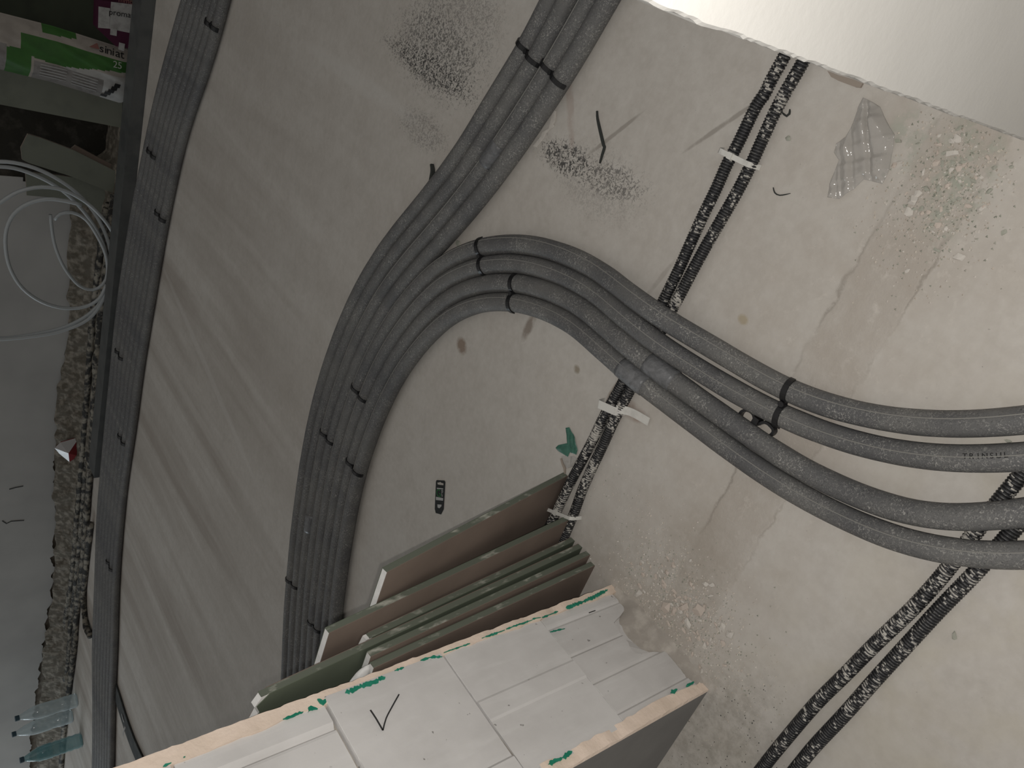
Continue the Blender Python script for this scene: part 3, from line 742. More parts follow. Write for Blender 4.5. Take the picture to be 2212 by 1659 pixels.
c2b = [(2290,1025),(2225,1102),(2173,1163),(2105,1239),(2031,1315),(1967.6,1384),(1891,1467.7),(1828,1539),(1764,1607),(1728,1650),(1660,1735)]
RC1, RC2 = .0100, .0102
corrugated('corrugated_conduit', c1a, RC1, 'black corrugated conduit under the pipe bend, the one nearer the hang tag', g1)
corrugated('corrugated_conduit', c1b, RC1, 'black corrugated conduit under the pipe bend, the one nearer the plastic bag', g1)
corrugated('corrugated_conduit', c2a, RC2, 'black corrugated conduit by the rubble, left one of the nearest pair', g1)
corrugated('corrugated_conduit', c2b, RC2, 'black corrugated conduit, right one of the nearest pair', g1)
# ties on the conduits
def tie(pA, pB, r, wd, label, head=True, tail=None, up=.003):
    A, B = onz(pA, 0), onz(pB, 0); d = B - A; L = np.linalg.norm(d); d /= L
    N = 26; P = []
    for i in range(N):
        s = i / (N - 1); q = A + d * L * s
        e = min(1, s / .12, (1 - s) / .12); q[2] = .0006 + (2 * r + .0012) * math.sin(e * math.pi / 2); P.append(q)
    P = np.array(P); T = tangents(P); side = np.cross(d, [0, 0, 1.0]); Nn = np.array([np.cross(side, t_) for t_ in T])
    t = thing('cable_tie', tuple((A + B) / 2 * np.array([1, 1, 0])), label, 'cable tie', 'pale ties on the conduits')
    mesh('strap', *ribbon(P, Nn, wd, .0012), 'tie', t)
    if head:
        q = A + d * L * .42; G().box((q[0] - .005, q[1] - .004, 2 * r), (q[0] + .005, q[1] + .004, 2 * r + .006)).obj('lock_head', 'tie', t)
    if tail:
        Q = catmull([onz(p, z) for p, z in tail], .005)
        mesh('tail', *ribbon(Q, np.array([0, 0, 1.0]), wd, .0012), 'tie', t)
tie((1564, 325), (1642, 362), RC1, .008, 'pale cable tie around both conduits, near the plastic bag')
tie((1306, 868), (1352, 888), RC1, .015, 'pale strap with a long loose tail on the conduits below the bend', False,
    [((1332, 884), .019), ((1350, 886), .012), ((1370, 893), .006), ((1402, 911), .004)])
tie((1190, 1092), (1256, 1118), RC1, .007, 'pale cable tie on the conduits beside the second leaning board')

# ------------------------------------------------------------------ leaning plasterboard offcuts
def board(foot_px, top_px, wd, near_mat, label, ragged=0, ytop=None, yfoot=None, edge=None, th=.0115, seed=0):
    A = onz(foot_px); T = onx(top_px, A[0])
    if ytop: T[1] = ytop
    if yfoot: A[1] = yfoot
    up = T - A; L = np.linalg.norm(up); up /= L
    nrm = np.cross([1.0, 0, 0], up)      # points away from the camera side
    if nrm[1] > 0: nrm = -nrm            # towards the camera (-Y)
    A = A + np.array([0, 0, max(0, -nrm[2] * th)])
    t = thing('plasterboard_offcut', (A[0] - wd / 2, A[1], 0), label, 'plasterboard', 'plasterboard offcuts leaning behind the partition')
    def P(s, u, n): return A + np.array([-s, 0, 0]) + up * u + nrm * n
    def topu(s): return L - (ragged * vnoise(s * 60, seed) * 1.0 + ragged * .6 * vnoise(s * 200, seed + 1) if ragged else 0)
    N = 24 if ragged else 1; p = .0011
    def slab(n0, n1, s0, s1, over=0):
        V = []; F = []
        for i in range(N + 1):
            s = s0 + (s1 - s0) * i / N; tu = topu(s) + (over * (vnoise(s * 90, seed + 7) - .7) if ragged else 0)
            V += [P(s, 0, n0), P(s, 0, n1), P(s, tu, n1), P(s, tu, n0)]
            if i:
                a, b = (i - 1) * 4, i * 4
                for k in range(4): F.append((a + k, a + (k + 1) % 4, b + (k + 1) % 4, b + k))
        F += [(3, 2, 1, 0), tuple(range(len(V) - 4, len(V)))]
        return V, F
    mesh('gypsum_core', *slab(p, th - p, p, wd - p), 'gypsum', t)
    mesh('face_paper', *slab(th - p, th, 0, wd, .02), near_mat, t)
    mesh('face_paper', *slab(0, p, 0, wd, .02), 'brownpaper' if near_mat == 'greenpaper' else 'greenpaper', t)
    N = 1
    G().hexa([P(0, 0, p), P(p, 0, p), P(p, 0, th - p), P(0, 0, th - p), P(0, L - ragged, p), P(p, L - ragged, p), P(p, L - ragged, th - p), P(0, L - ragged, th - p)]).obj('edge_paper', 'edgepaper', t)
    G().hexa([P(wd - p, 0, p), P(wd, 0, p), P(wd, 0, th - p), P(wd - p, 0, th - p), P(wd - p, L - ragged, p), P(wd, L - ragged, p), P(wd, L - ragged, th - p), P(wd - p, L - ragged, th - p)]).obj('edge_paper', 'edgepaper', t)
    return t, P, L
board((1219, 1020), (829, 1225), .42, 'brownpaper', 'brown-faced plasterboard offcut, farthest from the block wall')
board((1233, 1110), (704, 1355), .42, 'brownpaper', 'brown-faced plasterboard offcut, second from farthest, with white cut end')
board((1234, 1160), (768, 1378), .40, 'greenpaper', 'green plasterboard offcut with broken top end, between brown and longest boards', ragged=.02, seed=3)
board((1250, 1174), (540, 1500), .40, 'greenpaper', 'longest green plasterboard offcut, its tip reaching past the others', ragged=.012, seed=5)
board((1267, 1190), (797, 1411), .38, 'brownpaper', 'brown-faced plasterboard offcut with white cut end, next to longest green one', ytop=.5955)
tb, PB, LB = board((1277, 1213), (800, 1430), .36, 'brownpaper', 'brown-faced plasterboard offcut resting against the block wall', ytop=.5825)
V = []; F = []
q = PB(.02, LB + .001, .006)
for i in range(7):
    for k in range(10):
        a = 2 * math.pi * k / 10; f = i / 6; r_ = .030 * math.cos(f * math.pi / 2) + .0005
        V.append((q[0] - .015 + r_ * 1.1 * math.cos(a), q[1] + .004 + r_ * .26 * math.sin(a), q[2] + .026 * math.sin(f * math.pi / 2) * (.8 + .3 * vnoise(k * 1.3))))
    if i:
        for k in range(10): F.append(((i - 1) * 10 + k, (i - 1) * 10 + (k + 1) % 10, i * 10 + (k + 1) % 10, i * 10 + k))
F.append(tuple(range(9, -1, -1)))
o = mesh('plaster_lump', V, F, 'gypsum', smooth=True); tag(o, 'white plaster lump on top of the board against the block wall', 'plaster')

# ------------------------------------------------------------------ steel stud by the far wall
sy0, sy1, sh = 3.345, 3.455, .048
x0, x1 = .25, onz((207, 1020), .03)[0]
t = thing('steel_stud', ((x0 + x1) / 2, (sy0 + sy1) / 2, 0), 'long dark galvanised steel stud lying between pipes and wall', 'stud')
dyy = .035
def sp(x, y, z): 
    u = (x - x0) / (x1 - x0); return (x, y + dyy * u, z)
def slat(ya_, yb_, za, zb, nm):
    G().hexa([sp(x1, ya_, za), sp(x0, ya_, za), sp(x0, yb_, za), sp(x1, yb_, za), sp(x1, ya_, zb), sp(x0, ya_, zb), sp(x0, yb_, zb), sp(x1, yb_, zb)]).obj(nm, 'zinc', t)
slat(sy0, sy1, sh - .0015, sh, 'web'); slat(sy0, sy0 + .0015, 0, sh - .0015, 'flange'); slat(sy1 - .0015, sy1, 0, sh - .0015, 'flange')
slat(sy0 + .0005, sy0 + .004, sh, sh + .0022, 'folded_edge'); slat(sy0 - .0012, sy0, .004, .008, 'folded_edge')

# ------------------------------------------------------------------ mortar and crusted conduits at the wall foot
V = []; F = []; xs = np.arange(-7.6, .3, .02); nv = 9
for i, x in enumerate(xs):
    hh = (.105 + .05 * vnoise(x * 3, 1)) * (1 if x < -1.5 else max(.15, 1 - (x + 1.5) * 6))
    for j in range(nv):
        t_ = j / (nv - 1); y = YW - .024 - t_ * (.12 + .06 * vnoise(x * 2.1, 4))
        z = hh * (1 - t_) ** 1.4 + (.022 if x < -1.4 else .010) * (vnoise(x * 19 + j * 5.3, j) - .35) * (1 - t_ * .5)
        V.append((x + .008 * (vnoise(x * 31, j) - .5), y - .012 * vnoise(x * 23, j + 20), max(0, z) if j < nv - 1 else 0))
    if i:
        for j in range(nv - 1): F.append(((i - 1) * nv + j, i * nv + j, i * nv + j + 1, (i - 1) * nv + j + 1))
o = mesh('mortar_spill', V, F, 'mortar'); tag(o, 'rough brown mortar spilled along the foot of the far wall', 'mortar', kind='stuff')
for k, (pts, r, lab) in enumerate([
        ([(246, 420), (232, 560), (216, 700), (205, 860), (196, 1000), (180, 1200), (166, 1320), (158, 1420), (140, 1560), (130, 1680)], .017, 'mortar-crusted conduit at the wall foot, nearest to the pipe bundle'),
        ([(238, 440), (222, 580), (206, 720), (194, 880), (184, 1040), (168, 1220), (154, 1340), (146, 1440), (124, 1570), (112, 1690)], .016, 'mortar-crusted conduit at the wall foot, middle one'),
        ([(229, 450), (212, 590), (197, 730), (185, 900), (172, 1060), (157, 1230), (142, 1340), (133, 1440), (108, 1570), (96, 1690)], .016, 'mortar-crusted conduit at the wall foot, half buried against the wall'),
        ([(196, 1130), (186, 1220), (180, 1290), (184, 1340), (196, 1375)], .016, 'short mortar-crusted conduit bending over towards the pipe bundle')]):
    P = resample(catmull([onz(p, r + (.0 if k != 2 else .02)) for p in pts], .05), .02)
    P[:, 1] = np.minimum(P[:, 1], YW - .03 - (.0))
    jr = random.Random(k)
    rr = np.array([r * (.9 + .5 * max(0, vnoise(i * .33, k) - .45) + .25 * max(0, vnoise(i * .9, k + 5) - .5)) for i in range(len(P))])
    P[:, 2] = np.maximum(P[:, 2], rr * 1.0)
    o = mesh('crusted_conduit', *tube(P, rr, 9, jit=lambda: jr.uniform(-.10, .12)), 'mortar_conduit', smooth=True); tag(o, lab, 'conduit', 'mortar crusted conduits at the wall foot')
# red and clear wrapper among it
P = [ony(p, YW - .10) for p in [(130, 956), (172, 944), (170, 985), (150, 998), (128, 980), (118, 968)]]
V = []; c = np.mean(P, axis=0); V = [tuple(c + np.array([0, -.03, .0]))] + [tuple(p) for p in P] + [tuple(p + np.array([0, .006, -.004])) for p in P]
n = len(P); F = [(0, 1 + i, 1 + (i + 1) % n) for i in range(n)] + [(1 + i, 1 + n + i, 1 + n + (i + 1) % n, 1 + (i + 1) % n) for i in range(n)]
o = mesh('candy_wrapper', V, F, ['red', 'wrapper'], matidx=[1 if i in (3, 4, 5, 0) else 0 for i in range(len(F))]); tag(o, 'crumpled red and clear plastic wrapper at the wall foot', 'wrapper')

# ------------------------------------------------------------------ boards, sack and carton against the far wall
def leaning(name, px, mat, label, y0, y1, th, bottom=True, cat='plasterboard'):
    """px: outline on the front face; leans from y0 at the floor to y1 half a metre up"""
    P = []
    for p in px:
        y = y0
        for _ in range(6):
            q = ony(p, y); y = y0 + (y1 - y0) * max(0, q[2]) / .5
        q = ony(p, y); q[2] = max(q[2], 0); P.append(q)
    t = thing(name, (float(np.mean([p[0] for p in P])), y0, 0), label, cat)
    g = G(); V, F = [], []
    n = len(P); Q = [p + np.array([0, th, 0]) for p in P]
    mesh('face_paper', [tuple(p) for p in P] + [tuple(p + np.array([0, .0012, 0])) for p in P], [tuple(range(n)), tuple(range(2 * n - 1, n - 1, -1))] + [(i, (i + 1) % n, n + (i + 1) % n, n + i) for i in range(n)], mat, t)
    mesh('gypsum_core', [tuple(p + np.array([0, .0012, 0])) for p in P] + [tuple(q) for q in Q], [tuple(range(n)), tuple(range(2 * n - 1, n - 1, -1))] + [(i, (i + 1) % n, n + (i + 1) % n, n + i) for i in range(n)], 'wood' if mat != 'dkboard' else 'dkboard', t)
    return t
leaning('board_panel', [(-160, -140), (300, -60), (270, 120), (-160, 40)], 'dkboard', 'big dark green board leaning on the far wall behind the sack', 3.66, 3.745, .0125, cat='board')
leaning('board_panel', [(-160, 60), (268, 150), (262, 276), (-160, 195)], 'dullboard', 'dull grey-green board standing behind the sack, below it in view', 3.615, 3.70, .0125, cat='board')
leaning('plasterboard_offcut', [(60, 290), (88, 298), (160, 325), (262, 372), (268, 420), (150, 380), (62, 352), (48, 345), (45, 320)], 'dullboard', 'broken grey-green plasterboard offcut leaning above the white coil', 3.63, 3.70, .012)
leaning('plasterboard_offcut', [(150, 325), (163, 314), (215, 342), (262, 360), (262, 380), (190, 350)], 'brownpaper', 'small brown plasterboard offcut sticking out behind the grey-green one', 3.66, 3.72, .010)
leaning('plasterboard_offcut', [(55, 372), (120, 378), (250, 395), (262, 470), (150, 430), (58, 422)], 'dullboard', 'lower grey-green plasterboard offcut partly behind the white coil', 3.655, 3.725, .010)

# sack
SW, SH = .345, .56
def sack_pt(s, q, n):
    """s 0 top..1 bottom, q 0 (+X side)..1, n bulge towards the camera"""
    z = SH * (1 - s); y = 3.53 + .10 * (1 - s) - n
    top = .018 * (1 - s) - .020 * max(0, s - .5) * 2
    x = -.848 + top - q * (.205 + .015 * s - .05 * max(0, s - .93) * 8)
    return np.array([x, y, z])
def bulge(s, q):
    e = (1 - abs(2 * q - 1) ** 3.2) * (1 - abs(2 * s - 1) ** 6)
    return .045 * e + .012 * (vnoise(s * 7 + q * 3, 2) - .5) * e + .007 * (vnoise(q * 11 - s * 9, 4) - .5) * e
def sack_col(s, q):
    hi = .56 - .26 * max(0, s - .5) - .05 * math.sin(s * 9)
    if .21 < q < hi and s > .29: return 1
    if q >= .5 - .3 * (s - .2) and .22 < s < .36: return 1
    if q < .13 - .3 * max(0, s - .48) and .42 < s < .62: return 1
    if q > .62 and .38 < s < .80: return 2
    if s < .22 and q > .45: return 3
    if q > .50 and s > .55: return 4
    return 0
sk = thing('plaster_sack', (-1.03, 3.55, 0), 'paper sack with green bands leaning on the far wall, lettered siniat 25', 'sack')
NS, NQ = 64, 48; V = []; F = []; mi = []
for side in (1, -1):
    k0 = len(V)
    for i in range(NS + 1):
        for j in range(NQ + 1):
            s, q = i / NS, j / NQ
            V.append(sack_pt(s, q, bulge(s, q) * (1 if side > 0 else -.35)))
    for i in range(NS):
        for j in range(NQ):
            a = k0 + i * (NQ + 1) + j; F.append((a, a + 1, a + NQ + 2, a + NQ + 1)); mi.append(sack_col((i + .5) / NS, (j + .5) / NQ))
body = mesh('paper_body', V, F, ['bag_paper', 'bag_green', 'bag_grey', 'bag_grey', 'bag_white'], sk, smooth=True, matidx=mi)
bm = bmesh.new(); bm.from_mesh(body.data); bmesh.ops.remove_doubles(bm, verts=bm.verts, dist=.0008); bm.to_mesh(body.data); bm.free()
def on_sack(s, q, lift_=.0035):
    c = sack_pt(s, q, bulge(s, q) + lift_); a = sack_pt(s + .01, q, bulge(s + .01, q) + lift_) - c; b = sack_pt(s, q - .01, bulge(s, q - .01) + lift_) - c
    a /= np.linalg.norm(a); n = np.cross(a, b); n /= np.linalg.norm(n); b = np.cross(n, a)
    return frame(c, a, b, n)
for k, ch in enumerate('siniat'):
    text_mesh('lettering', ch, .046, 'ink', body, on_sack(.775 + [0, .025, .048, .073, .103, .132][k], .10), .0006)
text_mesh('lettering', '25', .036, 'ink_white', body, on_sack(.875, .29), .0006)
M_ = on_sack(.735, .085); G_ = G(); 
tri = [M_ @ Vector((-.02, -.012, 0)), M_ @ Vector((.016, -.010, 0)), M_ @ Vector((.006, .014, 0))]
G().prism([np.array(p) for p in tri], np.array([0, -.0008, 0])).obj('logo', 'ink_red', body)
for k in range(5):
    M_ = on_sack(.885 - k * .018, .66 + k * .066); q = [M_ @ Vector(v) for v in ((-.012, -.007, 0), (.010, -.007, 0), (.012, .008, 0), (-.010, .008, 0))]
    G().prism([np.array(p) for p in q], np.array([0, -.0008, 0])).obj('printed_symbol', 'ink', body)
for k in range(5):
    for j in range(2):
        M_ = on_sack(.49 + j * .19, .66 + k * .055); q = [M_ @ Vector(v) for v in ((-.045, -.0018, 0), (.045, -.0018, 0), (.045, .0012, 0), (-.045, .0012, 0))]
        G().prism([np.array(p) for p in q], np.array([0, -.0006, 0])).obj('printed_line', 'bag_white', body)

# carton with paper labels, past the sack
ct = thing('carton', (-.86, 3.53, 0), 'small purple carton with pasted white labels beside the sack', 'carton')
P = [ony(p, 3.50) for p in [(212, 62), (286, 74), (284, 118), (236, 104)]]
def quad_prism(px, y, th, nm, mat, par):
    P = [ony(p, y) for p in px]
    for p in P: p[2] = max(p[2], .001)
    return G().prism(P, np.array([0, th, 0])).obj(nm, mat, par)
quad_prism([(212, 0), (290, 10), (286, 106), (250, 100), (210, 62)], 3.505, .06, 'box', 'purple', ct)
lb = quad_prism([(240, 4), (290, 10), (284, 72), (236, 62)], 3.503, .0015, 'paper_label', 'paper', ct)
quad_prism([(213, 14), (238, 18), (236, 62), (212, 60)], 3.5025, .0015, 'paper_label', 'paper', ct)
quad_prism([(239, 60), (253, 63), (252, 78), (238, 75)], 3.501, .0015, 'paper_label', 'paper', ct)
quad_prism([(258, 92), (270, 95), (268, 111), (256, 107)], 3.499, .004, 'paper_label', 'paper', ct)
q0 = ony((262, 30), 3.5015); text_mesh('lettering', 'promat', .030, 'ink', lb, frame(q0, (0.05, 0, -1), (1, 0, .05), (0, -1, 0)), .0004)
q0 = ony((272, 2), 3.5015); text_mesh('lettering', 'mmo', .026, 'ink_red', lb, frame(q0, (0.05, 0, -1), (1, 0, .05), (0, -1, 0)), .0004)

# white pipe coil
co = thing('pipe_coil', (-1.9, 3.55, 0), 'loosely coiled thin white plastic pipe leaning on the far wall', 'pipe coil')
loops = [([(-120, 400), (-60, 360), (0, 349), (60, 358), (120, 384), (175, 425), (215, 478), (238, 540), (236, 600), (222, 648), (190, 690), (130, 716), (60, 728), (0, 733), (-60, 728), (-130, 698), (-195, 640), (-230, 560), (-222, 480), (-175, 425), (-122, 398)], 3.545),
         ([(-60, 372), (0, 360), (60, 372), (130, 408), (185, 462), (220, 520), (234, 580), (228, 630), (200, 672), (140, 706), (60, 724), (0, 730), (-70, 722), (-150, 690), (-215, 620), (-235, 530), (-205, 445), (-130, 395), (-62, 374)], 3.565),
         ([(-20, 640), (-70, 590), (-78, 530), (-45, 475), (0, 438), (40, 414), (90, 404), (140, 412), (190, 440), (225, 475), (242, 500)], 3.525),
         ([(176, 443), (140, 434), (100, 430), (60, 440), (30, 462), (14, 495), (12, 535), (22, 580), (48, 622), (90, 652), (140, 666), (185, 662), (215, 644), (230, 615)], 3.505),
         ([(118, 475), (130, 462), (155, 459), (185, 474), (210, 510), (228, 550), (232, 590), (222, 614), (200, 626), (170, 616), (140, 580), (120, 535), (112, 495), (109, 464)], 3.53)]
for k, (px, y) in enumerate(loops):
    P = catmull([ony(p, y + .0006 * i) for i, p in enumerate(px)], .03); P[:, 2] = np.maximum(P[:, 2], .0105)
    mesh('pipe_turn', *tube(P, .0078 if k < 4 else .007, 10), 'pex', co, smooth=True)

# plastic bottles
def bottle(px, h, r, mat, label, dent=False, lean=(0, 0)):
    b = onz(px); t = thing('plastic_bottle', tuple(b), label, 'bottle', 'plastic bottles by the far wall')
    prof = [(.0, .012), (.75, .0), (.92, .006), (1.0, .03), (1.0, .12), (.94, .14), (1.0, .16), (1.0, .24), (.93, .27), (.92, .36), (1.0, .40), (1.0, .58), (.96, .66), (.80, .76), (.52, .86), (.33, .92), (.31, .94)]
    if dent: prof = [(.0, .012), (.75, .0), (.95, .006)] + [(1.0 if i % 2 else .93, .03 + i * .055) for i in range(10)] + [(1.0, .60), (.92, .70), (.7, .8), (.42, .89), (.31, .93), (.31, .94)]
    seg = 20; V = []; F = []
    for i, (rr, zz) in enumerate(prof):
        for k in range(seg):
            a = 2 * math.pi * k / seg; q = rr * r * (1 + (.10 * math.cos(5 * a) if zz < .02 and rr > .5 else 0))
            V.append((b[0] + q * math.cos(a) + lean[0] * zz, b[1] + q * math.sin(a) + lean[1] * zz, .0005 + zz * h))
        if i:
            for k in range(seg): F.append(((i - 1) * seg + k, (i - 1) * seg + (k + 1) % seg, i * seg + (k + 1) % seg, i * seg + k))
    mesh('bottle_body', V, F, mat, t, smooth=True)
    V, F = tube([(b[0] + lean[0], b[1] + lean[1], h * .935), (b[0] + lean[0], b[1] + lean[1], h)], r * .37, 14); mesh('screw_cap', V, F, 'cap_blue', t)
    lz = [.41, .57]; V = []; F = []
    for i, z in enumerate(lz):
        for k in range(seg): a = 2 * math.pi * k / seg; V.append((b[0] + r * 1.015 * math.cos(a) + lean[0] * z, b[1] + r * 1.015 * math.sin(a) + lean[1] * z, z * h))
    for k in range(seg): F.append((k, (k + 1) % seg, seg + (k + 1) % seg, seg + k))
    if dent:
        V = []; F = []
        for i, z in enumerate((.50, .72)):
            for k in range(seg): a = 2 * math.pi * k / seg; q = r * (1.02 if i == 0 else .93); V.append((b[0] + q * math.cos(a) + lean[0] * z, b[1] + q * math.sin(a) + lean[1] * z, z * h))
        for k in range(seg): F.append((k, (k + 1) % seg, seg + (k + 1) % seg, seg + k))
        mesh('label_band', V, F, 'pet_teal', t, smooth=True)
    return t
bottle((166, 1512), .335, .044, 'pet_clear', 'clear plastic bottle with the brightest glints, foremost of the two clear ones')
bottle((156, 1546), .335, .044, 'pet_clear', 'clear plastic bottle half hidden behind the other clear one')
bottle((176, 1598), .335, .046, 'pet_teal', 'blue-green tinted plastic bottle with ribbed sides by the frame corner', True)

# ------------------------------------------------------------------ small things on the screed
# hang tag
Z = .0006
def flat(pts, th, z=Z): return G().prism([onz(p, z) for p in pts], np.array([0, 0, th]))
tg = thing('hang_tag', tuple(onz((950, 1075))), 'small black hang tag with punched hole and white label on the screed', 'tag')
outer = [(942.5, 1040), (944, 1037), (960, 1038), (962, 1041), (960, 1075), (958.5, 1100), (953, 1111), (942, 1108), (940, 1099), (941, 1075)]
hole = [(944.5, 1042), (949.5, 1042), (951.5, 1040), (953.5, 1042.5), (959, 1044), (958.5, 1048.5), (945, 1046.5)]
flat([(942.5, 1040), (944, 1037), (951.5, 1037.5), (951.5, 1040), (949.5, 1042), (944.5, 1042), (945, 1046.5), (958.5, 1048.5), (959, 1044), (953.5, 1042.5), (951.5, 1040), (951.5, 1037.5), (960, 1038), (962, 1041), (960, 1075), (958.5, 1100), (953, 1111), (942, 1108), (940, 1099), (941, 1075)], .0012).obj('card', 'tag_black', tg)
card = tg.children[0]
flat([(942, 1073), (957.5, 1076), (957, 1081.5), (942, 1080)], .0004, .0019).obj('paper_label', 'tag_white', card)
flat([(944, 1053.5), (957.5, 1055), (957.5, 1057), (944, 1056)], .0004, .0019).obj('paper_label', 'tag_white', card)
flat([(945, 1089.5), (954, 1090), (953.5, 1094), (949, 1098), (945.5, 1096)], .0004, .0019).obj('paper_label', 'tag_white', card)
def fwd(px, dx, dy): 
    a, b = onz(px), onz((px[0] + dx, px[1] + dy)); d = b - a; return d / np.linalg.norm(d)
xa = fwd((948, 1065), 3, .3); ya_ = np.cross([0, 0, 1.0], xa)
text_mesh('lettering', 'G', .026, 'tag_green', card, frame(onz((947.5, 1066), .0021), xa, ya_, (0, 0, 1)), .0002)
for k in range(3):
    text_mesh('lettering', 'ABE'[k] if False else 'nrs'[k], .013, 'tag_white', card, frame(onz((955.3 - k * .3, 1060 + k * 4.5), .0021), xa, ya_, (0, 0, 1)), .0002)

def crumple(name, px, mat, label, cat, amp, freq, seed, th=.0004, edge=.3, sub=22):
    P = np.array([onz(p) for p in px])[:, :2]; n = len(P)
    mn, mx = P.min(0), P.max(0); step = (mx - mn).max() / sub
    def inside(q):
        c = False; j = n - 1
        for i in range(n):
            if (P[i, 1] > q[1]) != (P[j, 1] > q[1]) and q[0] < (P[j, 0] - P[i, 0]) * (q[1] - P[i, 1]) / (P[j, 1] - P[i, 1]) + P[i, 0]: c = not c
            j = i
        return c
    bmx = bmesh.new()
    vs_ = [bmx.verts.new((p[0], p[1], 0)) for p in P]; f = bmx.faces.new(vs_)
    bmesh.ops.triangulate(bmx, faces=[f])
    for _ in range(6):
        es = [e for e in bmx.edges if e.calc_length() > step]
        if not es: break
        bmesh.ops.subdivide_edges(bmx, edges=es, cuts=1)
        bmesh.ops.triangulate(bmx, faces=[f for f in bmx.faces if len(f.verts) > 3])
    def dedge(q):
        m = 9
        for i in range(n):
            a, b = P[i], P[(i + 1) % n]; t_ = np.clip(((q - a) @ (b - a)) / ((b - a) @ (b - a)), 0, 1); m = min(m, np.linalg.norm(q - a - t_ * (b - a)))
        return m
    for v in bmx.verts:
        q = np.array([v.co.x, v.co.y]); d = dedge(q); e = min(1, d / (step * 4)) * (1 - edge) + edge
        r1 = abs(vnoise(q[0] * freq + q[1] * freq * .6 + 9, seed) - .5) * 2; r2 = abs(vnoise(q[1] * freq * 1.3 - q[0] * freq * .9 + 40, seed + 1) - .5) * 2
        r3 = vnoise(q[0] * freq * 3 + q[1] * freq * 2, seed + 2)
        v.co.z = .0012 + amp * e * (.55 * r1 * r2 + .3 * r2 + .15 * r3) 
    V = [tuple(v.co) for v in bmx.verts]; bmx.verts.index_update(); F = [tuple(v.index for v in f.verts) for f in bmx.faces]; bmx.free()
    o = mesh(name, V, F, mat, smooth=True); md = o.modifiers.new('thickness', 'SOLIDIFY'); md.thickness = th
    return tag(o, label, cat)
crumple('plastic_bag', [(1868,212),(1890,222),(1905,232),(1918,258),(1928,278),(1937,292),(1931,330),(1925,368),(1910,398),(1890,393),(1868,388),(1845,410),(1815,430),(1792,427),(1794,400),(1805,370),(1813,346),(1803,330),(1808,310),(1830,296),(1845,265),(1855,235)], 'film', 'crumpled clear plastic bag lying near the white wall', 'plastic bag', .032, 48, 4, sub=56)
crumple('plastic_scrap', [(1223,924),(1230.5,922.8),(1243,944),(1249.5,972),(1247,982),(1232,977),(1228,987),(1209,974.7),(1202.7,967),(1208,961),(1226.7,957),(1225.4,941.8)], 'green_scrap', 'torn green plastic scrap beside the conduits', 'scrap', .016, 60, 6)
crumple('plastic_scrap', [(1214,985),(1240,985),(1248,990),(1238,1008),(1225,1012),(1218,998)], 'film', 'small clear film scrap between green scrap and farthest board', 'scrap', .010, 60, 9)

def strip(name, px, wd, th, mat, label, cat, z=.0006):
    P = catmull([onz(p, z) for p in px], .006); n = len(P)
    W = [wd * (.35 + .65 * math.sin(math.pi * min(1, max(.05, i / (n - 1)))) ** .6) for i in range(n)]
    o = mesh(name, *ribbon(P, np.array([0, 0, 1.0]), W, th), mat); return tag(o, label, cat)
strip('rubber_sliver', [(1291, 240), (1292, 256), (1298, 284), (1305, 313), (1307, 318), (1302, 335), (1297, 353)], .0052, .003, 'rubber', 'thin dark rubber sliver lying across a scored line', 'sliver')
strip('rubber_sliver', [(936, 355), (938, 370), (935, 388), (932, 402)], .008, .008, 'rubber', 'dark torn sliver poking out beside the straight pipes', 'sliver')
strip('wire_bit', [(1690, 243), (1700, 251), (1706, 246), (1707, 236)], .003, .002, 'rubber', 'tiny black wire bit beside the conduit by the plastic bag', 'wire')
strip('wire_bit', [(1671, 405), (1674, 416), (1685, 422), (1708, 418)], .0018, .0015, 'rubber', 'thin bent wire bit below the plastic bag', 'wire')
strip('cord_bit', [(1213, 990), (1217, 1002), (1221, 1012), (1221, 1024)], .005, .003, 'wood', 'short brown cord end at the tip of the farthest board', 'cord')
o = flat([(1790, 154), (1812, 163), (1845, 172), (1866, 181), (1861, 190), (1850, 189), (1815, 176), (1798, 167)], .004).obj('wood_offcut', 'wood'); tag(o, 'narrow grey-brown offcut lying under the white wall edge', 'offcut')
o = flat([(987, 519), (994, 521), (997, 531), (989, 534), (985, 526)], .0012).obj('tape_scrap', 'chip_grey'); tag(o, 'small grey tape scrap beside the top of the bend', 'scrap')
o = flat([(1935, 301), (1947, 302), (1948, 308), (1936, 308)], .003).obj('plastic_plug', 'chip_grey'); tag(o, 'tiny grey plug at the corner of the plastic bag', 'plug')
flk = flat([(1196, 236), (1201, 240), (1200, 262), (1196, 268), (1199, 272), (1180, 288), (1176, 298), (1160, 318), (1152, 316), (1168, 296), (1172, 286), (1186, 278), (1190, 262)], .0012).obj('plaster_flake', 'chip_white'); tag(flk, 'thin white plaster flake along the near edge of the straight pipes', 'flake')

